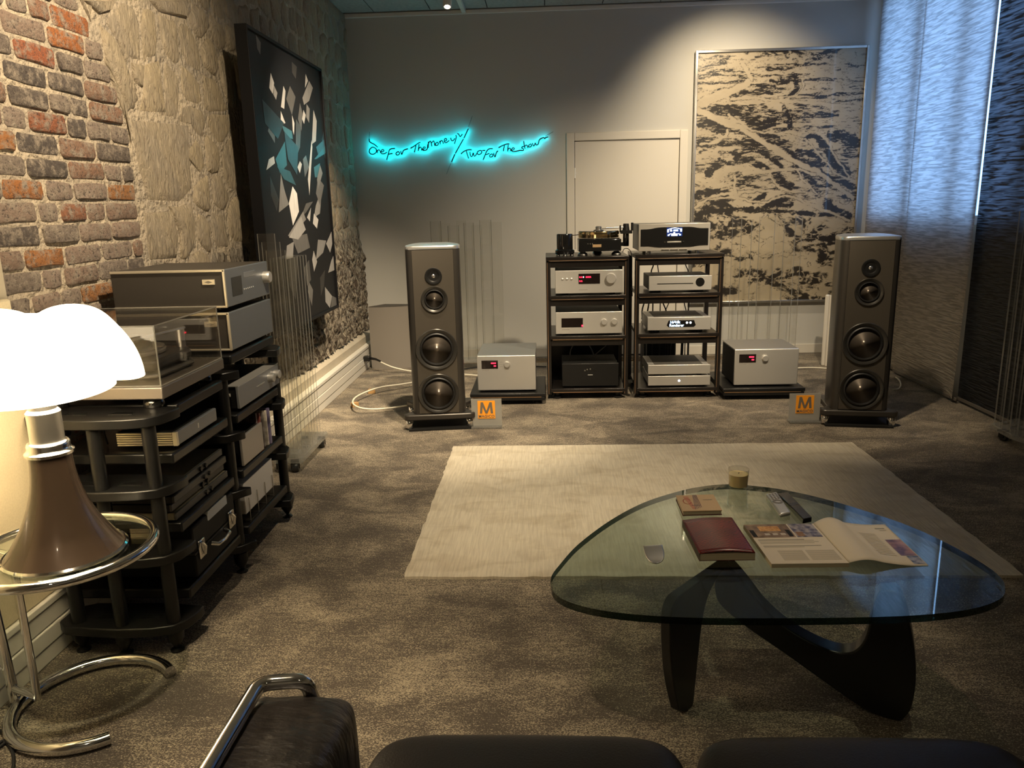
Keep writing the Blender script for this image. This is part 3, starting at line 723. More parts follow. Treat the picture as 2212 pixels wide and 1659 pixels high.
a2 = onz(1575, 844, ZP); c2 = onz(1740, 838, ZP)
platform('low black stand under the silver amplifier right beside the player rack', a2.x - 0.03, c2.x, c2.y, c2.y + 0.60, ZP)
mono('silver box amplifier with red display, at the player rack in front of the large painting', ((1588, 755), (1722, 829)), c2.y + 0.06, (1620, 733), ZP)

# racks
YR0, YR1 = 5.53, 6.06
RACK = mat('rack_lacquer', (0.010, 0.008, 0.007), 0.28)
def rack(label, xa, xb, levels):
    t = thing('equipment_rack', label, 'rack', ((xa + xb) / 2, YR0, 0), group='black equipment racks with copper lines')
    w = (xb - xa) / 2; dp = YR1 - YR0; top = levels[0]
    for sx in (-1, 1):
        for y0 in (0.012, dp - 0.05):
            x0 = sx * w - (0.032 if sx > 0 else 0)
            p_ = bx('post', (x0, x0 + 0.032, y0, y0 + 0.038, 0.035, top - 0.028), RACK, t, bevel=0.004)
            if y0 < .1: bx('edge_inlay', (x0 + 0.008, x0 + 0.011, y0 - 0.0015, y0 + 0.002, 0.04, top - 0.04), COPPER, p_)
    for k, z_ in enumerate(levels):
        i_ = 0.0 if k == 0 else 0.022
        s_ = bx('shelf', (-w + i_, w - i_, 0.0, dp, z_ - 0.026, z_), RACK, t, bevel=0.003)
        bx('edge_inlay', (-w + i_ + 0.02, w - i_ - 0.02, -0.0015, 0.002, z_ - 0.0285, z_ - 0.0245), COPPER, s_)
        if k < len(levels) - 1:
            bx('rail', (-w + 0.03, w - 0.03, 0.014, 0.045, z_ - 0.075, z_ - 0.032), RACK, t, bevel=0.003)
    for sx in (-1, 1):
        for yy in (0.06, dp - 0.06):
            obj('foot', MB().lathe([(0.028, 0), (0.036, 0.006), (0.036, 0.016), (0.02, 0.022), (0.018, 0.045)], 24, (sx * (w - 0.07), yy, 0)), BLACK, t, smooth=40)
    return t
lx0, lx1 = ony(1181, 700, YR0).x, ony(1358, 700, YR0).x
rx0, rx1 = ony(1371, 700, YR0).x, ony(1560, 700, YR0).x
LV = [ony(1275, y_, YR0).z + 0.026 for y_ in (562, 646, 733, 847)]
RV = [ony(1465, y_, YR0).z + 0.026 for y_ in (557, 640.5, 728, 845)]
rkl = rack('black rack with copper lines carrying a turntable on top', lx0, lx1, LV)
bx('back_board', (-(lx1 - lx0) / 2 + 0.01, (lx1 - lx0) / 2 - 0.01, 0.665, 0.68, 0.03, LV[2] - 0.03), RACK, rkl); bx('back_strut', (-0.02, 0.02, 0.52, 0.67, LV[2] - 0.075, LV[2] - 0.035), RACK, rkl)
rack('black rack with copper lines carrying a black and silver player on top', rx0, rx1, RV)

def unit(name, label, p0, p1, Y, zb, depth, panel=SILVER, body=BLACKM, foot=0.012, cat='amplifier', lid=None, group=None):
    x0, x1, z0, z1 = rect(p0, p1, Y)
    t = thing(name, label, cat, ((x0 + x1) / 2, Y, zb), group=group); w = (x1 - x0) / 2; h = z1 - zb
    zb2 = max(foot, z0 - zb)
    bx('body', (-w + 0.005, w - 0.005, 0.012, depth, zb2 + 0.002, h - 0.003), body, t, bevel=0.003)
    bx('front_panel', (-w, w, 0, 0.014, zb2, h), panel, t, bevel=0.003)
    if lid: bx('lid', (-w + 0.05, w - 0.05, 0.03, depth - 0.02, h - 0.0035, h - 0.001), lid, t)
    for sx in (-1, 1):
        for yy in (0.06, depth - 0.06):
            obj('foot', MB().lathe([(0.022, 0), (0.024, zb2 * 0.5), (0.022, zb2 + 0.003)], 16, (sx * (w - 0.07), yy, 0)), BLACK, t, smooth=40)
    return t, w, zb2, h
def red_digits(t, x0, zc, n, gap=0.013, hh=0.005):
    for k in range(n):
        q = x0 + k * gap
        m_ = MB().box(q - 0.0045, q - 0.0015, -0.0032, -0.0024, zc - hh, zc + hh).box(q + 0.001, q + 0.0045, -0.0032, -0.0024, zc - hh, zc - hh * 0.2).box(q - 0.001, q + 0.003, -0.0032, -0.0024, zc + hh * 0.4, zc + hh)
        obj('digit', m_, RED, t)
t, w, z0, h = unit('preamplifier', 'silver preamplifier with one large knob and red display, on upper shelf', (1199, 585), (1345, 632), YR0 + 0.02, LV[1], 0.42)
zc = z0 + (h - z0) * 0.63
for k in range(3): obj('button', MB().lathe([(0.008, 0), (0.008, 0.004), (0.005, 0.006), (0, 0.006)], 20, (-w + 0.052 + 0.032 * k, 0, zc), 'y'), SILVER, t, smooth=40)
d = bx('display', (-w + 0.166, -w + 0.318, -0.002, 0.003, zc - 0.036, zc + 0.036), WINB, t)
red_digits(d, -w + 0.176, zc + 0.012, 2); red_digits(d, -w + 0.222, zc + 0.012, 4, 0.0095); red_digits(d, -w + 0.176, zc - 0.016, 2)
bx('digit', (-w + 0.199, -w + 0.204, -0.0032, -0.0024, zc + 0.008, zc + 0.017), WLED, d)
obj('knob', MB().lathe([(0.040, -0.0005), (0.040, 0.001), (0.036, 0.0015), (0.036, 0.018), (0.033, 0.021), (0, 0.021)], 40, (w - 0.083, 0, zc), 'y'), SILVER, t, smooth=40)
bx('marking', (-w + 0.17, -w + 0.23, -0.0008, 0, z0 + 0.024, z0 + 0.027), FINE, t)
t, w, z0, h = unit('phono_stage', 'silver unit with two small round knobs and dark display, on middle shelf', (1200, 675), (1344, 721), YR0 + 0.02, LV[2], 0.42)
zc = z0 + (h - z0) * 0.5
d = bx('display', (-w + 0.042, -w + 0.196, -0.002, 0.003, zc - 0.030, zc + 0.036), WINB, t)
bx('digit', (-w + 0.186, -w + 0.196, -0.0035, -0.0024, zc - 0.026, zc - 0.014), RED, d)
for k in range(2): obj('knob', MB().lathe([(0.024, -0.0005), (0.024, 0.001), (0.021, 0.0015), (0.021, 0.014), (0.019, 0.016), (0, 0.016)], 32, (w - 0.130 + 0.073 * k, 0, zc + 0.006), 'y'), SILVER, t, smooth=40)
bx('marking', (-w + 0.044, -w + 0.10, -0.0008, 0, zc - 0.047, zc - 0.044), FINE, t)
t, w, z0, h = unit('power_supply', 'black box unit with small centre controls, on bottom shelf of the turntable rack', (1214, 786), (1336, 836), YR0 + 0.03, LV[3], 0.36, panel=BLACK)
for k in range(5):
    a_ = math.radians(200 - 55 * k)
    obj('button', MB().lathe([(0.005, 0), (0.005, 0.003), (0, 0.004)], 12, (0.045 * math.cos(math.radians(150 - 30 * k)), 0, h * 0.66 + 0.02 * math.sin(math.radians(150 - 30 * k))), 'y'), STEEL if k < 3 else BLACK, t, smooth=40)
bx('marking', (-0.018, 0.018, -0.0008, 0, h * 0.52, h * 0.52 + 0.004), mat('pale_print', (0.5, 0.5, 0.48), 0.6), t)

# turntable with separate motor pod
GOLDP = mat('platter_metal', (0.78, 0.60, 0.34), 0.13, 1.0)
ty = YR0 + 0.24
pc = ony(1293, 520, ty); ztt = LV[0]
R = (ony(1338, 510, ty).x - ony(1248, 510, ty).x) / 2
t = thing('turntable', 'black turntable with thick shiny platter and tonearm, on top of the rack', 'turntable', (pc.x, ty, ztt))
zch0, zch1, zp1 = 0.028, 0.118, 0.165
obj('chassis', MB().prism([(R * 1.02 * math.cos(a_) , R * 0.98 * math.sin(a_)) for a_ in [2 * math.pi * k / 40 for k in range(40)]], zch0, zch1), GLOSSB, t, smooth=40)
bx('front_block', (-R, R, -R * 0.98, -R * 0.2, zch0, zch1 - 0.004), GLOSSB, t, bevel=0.006)
bx('badge', (-0.052, 0.010, -R * 0.98 - 0.002, -R * 0.98, zch0 + 0.03, zch0 + 0.05), BADGE, t)
for k in range(3): obj('button', MB().lathe([(0.004, 0), (0.004, 0.003), (0, 0.003)], 10, (-0.085 + 0.016 * k, -R * 0.98, zch1 - 0.035), 'y'), STEEL, t, smooth=40)
obj('platter', MB().lathe([(R * 0.98, zch1 + 0.003), (R * 0.98, zch1 + 0.018), (R * 0.96, zch1 + 0.020), (R * 0.96, zch1 + 0.023), (R * 0.98, zch1 + 0.025), (R * 0.98, zp1 - 0.003), (R * 0.97, zp1), (0, zp1)], 56), GOLDP, t, smooth=40)
obj('record_mat', MB().lathe([(R * 0.95, zp1), (R * 0.95, zp1 + 0.004), (0, zp1 + 0.004)], 48), GLOSSB, t, smooth=40)
obj('record_clamp', MB().lathe([(0.036, zp1 + 0.004), (0.036, zp1 + 0.010), (0.022, zp1 + 0.012), (0.022, zp1 + 0.032), (0.018, zp1 + 0.035), (0, zp1 + 0.035)], 28), STEEL, t, smooth=40)
for sx, sy in ((-0.8, -0.62), (0.8, -0.62), (0, 0.8)):
    obj('foot', MB().lathe([(0.034, 0), (0.036, 0.006), (0.030, 0.016), (0.018, 0.024), (0.018, 0.030)], 24, (sx * R, sy * R, 0)), STEEL, t, smooth=40)
ax = R + 0.045
arm = obj('tonearm_tower', MB().cyl((ax, -0.02, 0.055), (ax, -0.02, 0.16), 0.022, n=20).cyl((ax - 0.05, -0.02, 0.07), (ax + 0.005, -0.02, 0.07), 0.014, n=12), GLOSSB, t, smooth=40)
obj('tonearm_bearing', MB().box(ax - 0.04, ax + 0.042, -0.055, 0.015, 0.145, 0.168).cyl((ax, -0.02, 0.165), (ax, -0.02, 0.215), 0.026, 0.020, n=20).cyl((ax - 0.043, -0.04, 0.155), (ax - 0.043, -0.04, 0.205), 0.006, n=10).cyl((ax + 0.043, -0.03, 0.165), (ax + 0.043, -0.03, 0.222), 0.009, n=10), BLACK, arm, smooth=40)
obj('tonearm_tube', MB().cyl((ax, -0.02, 0.19), (0.05, -0.05, 0.189), 0.006, n=10).box(0.02, 0.055, -0.06, -0.045, 0.180, 0.186), STEEL, arm, smooth=40)
obj('counterweight', MB().lathe([(0.017, -0.012), (0.017, 0.012), (0, 0.012)], 16, (ax, 0.02, 0.19), 'y'), STEEL, arm, smooth=40)
mc = ony(1220, 545, YR0 + 0.16)
t = thing('turntable_motor', 'glossy black cylindrical turntable motor pod beside the turntable', 'turntable motor', (mc.x, YR0 + 0.16, ztt))
obj('housing', MB().lathe([(0.066, 0.012), (0.070, 0.018), (0.070, 0.038), (0.058, 0.046), (0.058, 0.148), (0.054, 0.155), (0, 0.156)], 36), GLOSSB, t, smooth=40)
for k in range(3):
    a_ = math.radians(210 + 60 * k)
    obj('foot', MB().lathe([(0.012, 0), (0.014, 0.006), (0.010, 0.014)], 14, (0.056 * math.cos(a_), 0.056 * math.sin(a_), 0)), CHROME, t, smooth=40)
obj('drive_belt', MB().tube([(0.03, 0.02, 0.140), (pc.x - mc.x - R * 0.9, 0.10, 0.142)], 0.003, 8), BLACK, t)

# black and silver player with wavy bands
x0, x1, z0, z1 = rect((1380, 484), (1533, 545), YR0 + 0.01); zb = RV[0]
t = thing('disc_player', 'black player with wavy silver top and bottom bands and blue display', 'player', ((x0 + x1) / 2, YR0 + 0.01, zb))
w = (x1 - x0) / 2; h = z1 - zb; zl = 0.022
SILV2 = mat('satin_silver', (0.60, 0.57, 0.51), 0.35, 0.7)
bx('body', (-w + 0.002, w - 0.002, 0.02, 0.40, zl + 0.004, h - 0.004), mat('dark_grey_shell', (0.06, 0.065, 0.065), 0.4, 0.5), t, bevel=0.004)
bx('fascia', (-w, w, 0, 0.021, zl, h), SILV2, t, bevel=0.004)
def wave(z_in, z_out, flip):
    p_ = []
    for k in range(25):
        u = -1 + 2 * k / 24; s_ = 1 / (1 + math.exp(-(abs(u) - 0.62) * 16)); p_.append((u * (w - 0.014), z_in + (z_out - z_in) * s_ if not flip else z_in + (z_out - z_in) * s_))
    return p_
pan = wave(zl + 0.026, zl + 0.036, False) + wave(h - 0.026, h - 0.038, False)[::-1]
obj('black_panel', MB().prism(pan, -0.003, 0.001, 'xz'), GLOSSB, t)
ds = bx('display', (-0.054, 0.054, -0.004, -0.0028, h * 0.58, h * 0.58 + 0.06), mat('display_blue', (0.01, 0.02, 0.06), 0.1, emit=(0.03, 0.08, 0.5), estr=0.25), t)
arc = MB(); arc.tube([(-0.045 + 0.09 * k / 12, -0.005, h * 0.58 + 0.047 + 0.010 * math.sin(math.pi * k / 12)) for k in range(13)], 0.0018, 6)
arc.tube([(-0.042, -0.005, h * 0.58 + 0.010), (-0.03, -0.005, h * 0.58 + 0.017), (0.03, -0.005, h * 0.58 + 0.017), (0.042, -0.005, h * 0.58 + 0.012)], 0.0018, 6)
obj('display_lines', arc, WLED, ds)
for q0, q1, r0, r1, mm in ((-0.050, -0.040, .028, .048, WLED), (0.040, 0.050, .032, .052, WLED), (-0.030, -0.018, .034, .046, WLED), (-0.008, 0.024, .034, .046, BLUEW), (-0.008, 0.004, .022, .027, WLED), (-0.022, 0.020, .003, .012, WLED), (-0.046, -0.036, .004, .012, WLED), (0.032, 0.044, .006, .014, BLUEW)):
    bx('display_glyph', (q0, q1, -0.0052, -0.0042, h * 0.58 + r0, h * 0.58 + r1), mm, ds)
bx('disc_slot', (-0.050, 0.048, -0.0048, -0.003, h * 0.375, h * 0.375 + 0.010), SILV2, t, bevel=0.001)
for q in (-0.066, 0.062): obj('button', MB().lathe([(0.0055, 0), (0.0055, 0.003), (0, 0.004)], 14, (q, -0.003, h * 0.375 + 0.005), 'y'), CHROME if q < 0 else BLACK, t, smooth=40)
for k in range(3): bx('key', (-0.09 + 0.062 * k, -0.036 + 0.062 * k, -0.006, 0.0, zl + 0.004, zl + 0.011), CHROME, t)
for sx in (-1, 1):
    for yy in (0.05, 0.34): obj('foot', MB().lathe([(0.012, 0), (0.012, zl + 0.004)], 16, (sx * (w - 0.08), yy, 0)), STEEL, t, smooth=40)

MESHD = mat('dark_grey_mesh', (0.10, 0.095, 0.085), 0.55, 0.3)
t, w, z0, h = unit('disc_transport', 'silver slot-loading disc player with round black window, on upper shelf', (1402, 597), (1537, 626), YR0 + 0.02, RV[1], 0.36, panel=SILVER, body=MESHD, cat='player')
bx('disc_slot', (-w + 0.058, w - 0.13, -0.001, 0.003, z0 + (h - z0) * 0.44, z0 + (h - z0) * 0.44 + 0.006), BLACKM, t)
obj('round_window', MB().lathe([(0.031, 0), (0.031, 0.002), (0, 0.002)], 32, (w - 0.082, 0, z0 + (h - z0) * 0.55), 'y'), GLOSSB, t, smooth=40)
t, w, z0, h = unit('network_streamer', 'silver streamer with lit text display, on middle shelf', (1399, 686), (1535, 712), YR0 + 0.02, RV[2], 0.36, panel=SILVER, body=SILVER, cat='player', lid=MESHD)
zc = (z0 + h) / 2
d = obj('display', MB().prism([(-0.075, zc - 0.024), (0.105, zc - 0.024), (0.118, zc - 0.012), (0.105, zc + 0.024), (-0.075, zc + 0.024), (-0.088, zc - 0.012)], -0.002, 0.002, 'xz'), GLOSSB, t)
obj('lettering', text_mesh('16/44k', 0.027, 0.0003, align='LEFT', bold=0.0006), BLUEW, d, loc=(-0.068, -0.003, zc + 0.0105), rot=(math.pi / 2, 0, 0))
obj('lettering', text_mesh('Renderer', 0.027, 0.0003, align='LEFT', bold=0.0006), BLUEW, d, loc=(-0.070, -0.003, zc - 0.0125), rot=(math.pi / 2, 0, 0))
for q in (0.055, 0.080): obj('button', MB().lathe([(0.0075, 0), (0.0075, 0.002), (0, 0.003)], 14, (q, -0.002, zc + 0.006), 'y'), WLED, d, smooth=40)
t, w, z0, h = unit('clock_unit', 'flat silver unit with white lamp at the bottom of the player rack', (1400, 813), (1534, 832), YR0 + 0.02, RV[3], 0.38, panel=SILVER, body=SILVER, cat='amplifier')
obj('lamp', MB().lathe([(0.008, 0), (0.006, 0.003), (0, 0.004)], 16, (0.0, 0, (z0 + h) / 2), 'y'), WLED, t, smooth=40)
ztop_ = RV[3] + h
t, w, z0, h = unit('converter_unit', 'flat silver unit with dark lid stacked above the one with white lamp', (1400, 789), (1534, 807), YR0 + 0.02, ztop_, 0.38, panel=SILVER, body=SILVER, cat='amplifier', lid=MESHD)
# dark power box and cables behind the player rack
pb = ony(1400, 745, YR1 + 0.15)
t = thing('power_box', 'black rounded power box on the floor behind the player rack', 'power box', (pb.x + 0.06, YR1 + 0.16, 0))
bx('case', (-0.10, 0.17, 0, 0.2, 0.01, 0.46), BLACK, t, bevel=0.03, seg=3); bx('lid', (-0.095, 0.165, 0.01, 0.19, 0.455, 0.475), BLACKM, t, bevel=0.008)
for sx in (-0.06, 0.13): bx('foot', (sx, sx + 0.03, 0.05, 0.15, 0, 0.012), BLACKM, t)
CABW = mat('white_cable', (0.72, 0.68, 0.56), 0.5); CABK = mat('black_cable', (0.015, 0.015, 0.016), 0.5); CABG = mat('grey_cable', (0.28, 0.27, 0.25), 0.5)
def smooth_path(pts, n=8):
    P = [Vector(p) for p in pts]; out = []
    for i in range(len(P) - 1):
        p0, p1, p2, p3 = P[max(i - 1, 0)], P[i], P[i + 1], P[min(i + 2, len(P) - 1)]
        for k in range(n):
            t_ = k / n
            out.append(0.5 * ((2 * p1) + (p2 - p0) * t_ + (2 * p0 - 5 * p1 + 4 * p2 - p3) * t_ ** 2 + (3 * p1 - p0 - 3 * p2 + p3) * t_ ** 3))
    return out + [P[-1]]
def cable(label, pts, r, m, n=8, group=None):
    o = obj('cable', MB().tube(smooth_path(pts, n), r, 8), m, smooth=180); tag(o, label, 'cable', group); return o
YC = YR1 + 0.05
def hang(pxs, Y=YC): return [tuple(ony(px, py, Y + (k % 2) * 0.012)) for k, (px, py) in enumerate(pxs)]
def with_ends(p, q, sag):   # from the rear of a unit down/up to another, drooping behind the rack
    return [p, ((p[0] * .7 + q[0] * .3), YC, min(p[2], q[2]) - sag * 0.5), ((p[0] * .3 + q[0] * .7), YC + 0.02, min(p[2], q[2]) - sag), q]
for k, (a_, b_, m_, rr_) in enumerate((((1240, 738), (1232, 778), CABG, .005), ((1272, 740), (1286, 775), CABG, .005), ((1312, 740), (1268, 780), CABG, .0045), ((1335, 742), (1331, 790), CABW, .006))):
    YC = YR1 + 0.02 + 0.022 * k
    p, q = ony(*a_, YC), ony(*b_, YC)
    cable('grey cable hanging in the bottom bay of the turntable rack', [tuple(p + Vector((0.0, 0, 0.14))), tuple(p), tuple((p + q) / 2 + Vector((0.012 * (k - 1), 0, 0))), tuple(q), (q.x, YC, 0.16), (q.x + 0.01, YC, 0.012)], rr_, m_, group='cables hanging in the turntable rack')
for k, (a_, b_, m_, rr_) in enumerate((((1412, 570), (1408, 600), CABK, .005), ((1420, 566), (1424, 602), CABK, .004), ((1480, 568), (1486, 600), CABK, .004), ((1392, 650), (1388, 690), CABG, .006), ((1402, 652), (1394, 700), CABG, .006), ((1432, 652), (1440, 690), CABK, .005), ((1445, 652), (1436, 690), CABK, .004), ((1478, 652), (1486, 690), CABK, .004), ((1488, 654), (1478, 690), CABK, .004), ((1450, 735), (1448, 780), CABK, .009), ((1474, 735), (1472, 780), CABK, .011))):
    YC = YR1 + 0.012 + 0.012 * k
    p, q = ony(*a_, YC), ony(*b_, YC)
    cable('%s cable hanging in the %s bay at the back of the player rack' % ('grey' if m_ is CABG else 'thick black' if rr_ > .006 else 'thin black', 'top' if k < 3 else 'middle' if k < 9 else 'bottom'), [tuple(p + Vector((0.0, 0, 0.10))), tuple(p), tuple((p + q) / 2 + Vector((0.01 * (k % 3 - 1), 0, 0))), tuple(q), (q.x + 0.01, YC, q.z - 0.10), (q.x + 0.012, YC, max(0.02, q.z - 0.35)), (q.x + 0.014, YC, 0.012)], rr_, m_, group='cables hanging behind the player rack')
# phono lead between the racks
p = [tuple(ony(*q, YR0 + 0.22)) for q in ((1345, 545), (1348, 538), (1356, 537), (1363, 545), (1364, 562), (1366, 640))]
cable('thin black phono lead looping between the two racks', p, 0.0025, CABK)

# white speaker cable by the stone wall, with wooden cable lifters and a plug
pl_ = [tuple(onz(px, py, z_)) for px, py, z_ in ((818, 780, .10), (845, 792, .06), (872, 799, .03), (905, 806, .02), (905, 822, .03), (868, 830, .04), (830, 835, .045), (800, 843, .05), (770, 857, .05), (762, 870, .05), (775, 880, .045), (805, 884, .03), (845, 881, .03), (880, 876, .05))]
c_ = cable('white speaker cable looping over carpet beside the stone wall loudspeaker', pl_, 0.0065, CABW)
pg = onz(800, 776, 0.11)
t = thing('wall_plug', 'black plug at the end of white cable, at the trunking', 'plug', (-1.60, pg.y, 0.095))
bx('plug_body', (-0.012, 0.045, -0.03, 0.03, 0.0, 0.045), BLACK, t, bevel=0.006)
obj('plug_boot', MB().tube([(0.04, 0, 0.025), (0.10, -0.03, 0.02), (0.15, -0.08, 0.012)], [0.012, 0.010, 0.008], 10), BLACK, t, smooth=60)
WOODL = mat('cable_lifter_wood', (0.42, 0.25, 0.10), 0.5)
for lab, q in (('small wooden cable lifter at the outer bend of the white cable', (767, 879)), ('small wooden cable lifter under the white cable, nearer the plug', (803, 850))):
    a_ = onz(*q); t = thing('cable_lifter', lab, 'cable lifter', (a_.x, a_.y, 0), 0.2, 'wooden cable lifters')
    bx('block', (-0.028, 0.028, -0.012, 0.012, 0, 0.034), WOODL, t, bevel=0.002)
    obj('cradle', MB().tube([(-0.02, 0, 0.037), (-0.008, 0, 0.034), (0.008, 0, 0.034), (0.02, 0, 0.037)], 0.004, 8), WOODL, t)
p = [tuple(onz(px, py, .012)) for px, py in ((1722, 795), (1755, 794), (1790, 796), (1830, 800), (1890, 812))]
cable('white speaker cable running along carpet behind the blind side loudspeaker', p, 0.0055, CABW)
p = [tuple(onz(px, py, .02)) for px, py in ((985, 808), (1005, 809), (1032, 811))]
cable('short white cable between loudspeaker and silver amplifier', p, 0.006, CABW)
p = [tuple(onz(px, py, .012)) for px, py in ((1935, 815), (1943, 822), (1946, 832), (1941, 840), (1930, 842))]
cable('white cable end curling out beside the blind side loudspeaker', p, 0.006, CABW)
p = [tuple(onz(px, py, .012)) for px, py in ((985, 800), (1040, 792), (1110, 790), (1180, 792))]
cable('dark cable on carpet behind the silver amplifier', p, 0.006, CABK)

# grey wedge sound panel in the corner, corrugated diffuser behind the other loudspeaker
GFAB = mat('grey_cloth', (0.19, 0.17, 0.145), 0.9, bump=(900, 0.15, 0.001))
x0 = ony(803, 785, 6.75).x; a0 = ony(797, 664, 6.75); x1 = x0 + 0.50
t = thing('corner_sound_panel', 'grey cloth wedge shaped sound panel standing in the stone wall corner', 'sound panel', (x0, 6.75, 0), math.radians(-4))
zt = a0.z
front = [(0, 0), (0.10, -0.012), (0.2, 0.0), (0.3, 0.04), (0.4, 0.10), (0.5, 0.18), (0.5, 0.34), (0.10, 0.26)]
front = [(0.0, 0.0), (0.12, -0.004), (0.25, 0.02), (0.36, 0.07), (0.48, 0.15), (0.10, 0.19)]
obj('cloth_cover', MB().prism(front, 0.0, zt), GFAB, t, smooth=30)
obj('top_board', MB().prism([(x_ * 0.985 + 0.003, y_ * 0.985 + 0.002) for x_, y_ in front], zt, zt + 0.006), mat('dark_brown_board', (0.06, 0.05, 0.04), 0.6), t)
zt = ony(1790, 636, 6.62).z; xa = ony(1779, 700, 6.62).x
WDF = mat('white_lacquer_panel', (0.66, 0.62, 0.54), 0.4)
t = thing('corrugated_panel', 'upright white fluted diffuser panel standing behind the blind side loudspeaker', 'sound panel', (xa, 6.62, 0), math.radians(-22))
for k in range(2):
    bx('flute', (0.0 + 0.055 * k, 0.035 + 0.055 * k, -0.03, 0.03, 0, zt), WDF, t, bevel=0.012, seg=3)
    bx('groove', (0.03 + 0.055 * k, 0.06 + 0.055 * k, -0.012, 0.03, 0, zt - 0.005), WDF, t)
bx('flute', (0.11, 0.26, -0.03, 0.03, 0, zt - 0.01), WDF, t, bevel=0.012, seg=3)

# clear acrylic screens
ACR = clear_mat('clear_acrylic', (0.975, 0.975, 0.965), 1.36, haze=0.003)
EDGE = clear_mat('acrylic_bright_edge', (0.62, 0.62, 0.60), 1.45, haze=0.28, hazecol=(0.80, 0.78, 0.72))
EDGEB = clear_mat('acrylic_dim_edge', (0.45, 0.45, 0.43), 1.40, haze=0.12, hazecol=(0.5, 0.49, 0.45))
def sheet(parent, p, q, th, z0, z1, em=EDGE):
    """upright clear sheet between plan points p and q"""
    p, q = Vector((*p, 0)), Vector((*q, 0)); d_ = (q - p).normalized(); n_ = Vector((-d_.y, d_.x, 0)) * th / 2
    c0 = [p - n_, q - n_, q + n_, p + n_]
    m_ = MB(); vs = [(v.x, v.y, z0) for v in c0] + [(v.x, v.y, z1) for v in c0]
    m_.m = 0; m_.add(vs, [(0, 1, 5, 4), (2, 3, 7, 6)]); m_.m = 1; m_.add(vs, [(1, 2, 6, 5), (3, 0, 4, 7), (4, 5, 6, 7), (3, 2, 1, 0)])
    return obj('acrylic_sheet', m_, [ACR, em], parent)
CAST = mat('caster_rubber', (0.02, 0.02, 0.02), 0.4)
def caster(parent, x, y, a=0.0):
    c_ = obj('caster', MB().lathe([(0.0, -0.016), (0.024, -0.016), (0.028, -0.008), (0.028, 0.008), (0.024, 0.016), (0.0, 0.016)], 20, (0, 0, 0.028), 'x'), CAST, parent, smooth=40, loc=(x, y, 0), rot=(0, 0, a))
    obj('caster_fork', MB().box(-0.022, 0.022, -0.012, 0.03, 0.048, 0.064).box(-0.024, -0.018, -0.01, 0.02, 0.02, 0.05).box(0.018, 0.024, -0.01, 0.02, 0.02, 0.05), BLACK, c_)
def screen(label, pts_at, zs, zt, wheels, base=True, em=EDGE, th=0.008):
    """fan of overlapping clear sheets standing in a clear base"""
    cx = sum(p[0] for p, q in pts_at) / len(pts_at); cy = sum(p[1] for p, q in pts_at) / len(pts_at)
    t = thing('acrylic_screen', label, 'acrylic screen', (cx, cy, 0), group='clear acrylic sound screens')
    for k, (p, q) in enumerate(pts_at):
        sheet(t, (p[0] - cx, p[1] - cy), (q[0] - cx, q[1] - cy), th, zs, zt(k) if callable(zt) else zt, em)
    return t, cx, cy
# by the stone wall (steps down sheet by sheet)
A0, A1 = onz(612, 1005, .07), onz(690, 930, .07)
n = 9; pts = []
for k in range(n):
    y = 3.98 + 0.052 * k
    pts.append(((-1.482, y + 0.02), (-1.385 + 0.006 * k * (k < 5) + 0.024 * (k >= 5), y)))
zt0 = ony(565, 505, 4.0).z
t, cx, cy = screen('clear acrylic screen of many upright sheets on casters, beside the left black rack', pts, 0.085, lambda k: zt0 - 0.045 * min(k, 3) , True)
bx('base', (-1.495 - cx, -1.335 - cx, 3.95 - cy, 4.46 - cy, 0.060, 0.092), CLEARE, t, bevel=0.006)
bx('base_block', (-1.44 - cx, -1.36 - cx, 3.95 - cy, 4.03 - cy, 0.092, 0.12), CLEARE, t, bevel=0.006)
for x_, y_ in ((-1.39, 3.99), (-1.37, 4.43), (-1.47, 3.99), (-1.47, 4.43)): caster(t, x_ - cx, y_ - cy, 0.3)
# behind the left loudspeaker and behind the right rack
for lab, xs, Y, top, wid in (('clear acrylic screen of upright sheets behind the stone wall side loudspeaker', (935, 952, 972, 990, 1006, 1022, 1040, 1060, 1082), 6.72, 478, 0.0), ('clear acrylic screen of upright sheets in front of the large painting', (1578, 1598, 1619, 1637, 1668, 1690, 1712, 1728), 6.60, 470, 0.0)):
    P_ = [ony(x_, 600, Y).x for x_ in xs]; zt = ony(xs[0], top, Y).z
    pts = [((P_[k], Y + 0.02 * (k % 2)), (P_[k + 1] + 0.012, Y + 0.06 - 0.02 * (k % 2))) for k in range(len(P_) - 1)]
    t, cx, cy = screen(lab, pts, 0.075, lambda k: zt - 0.02 * (k % 3), True, em=EDGEB if xs[0] < 1000 else EDGE)
    bx('base', (min(P_) - cx - 0.02, max(P_) - cx + 0.02, -0.06, 0.10, 0.055, 0.078), CLEARE, t, bevel=0.005)
    for x_ in (min(P_) + 0.04, max(P_) - 0.04):
        for y_ in (-0.03, 0.07): caster(t, x_ - cx, y_)
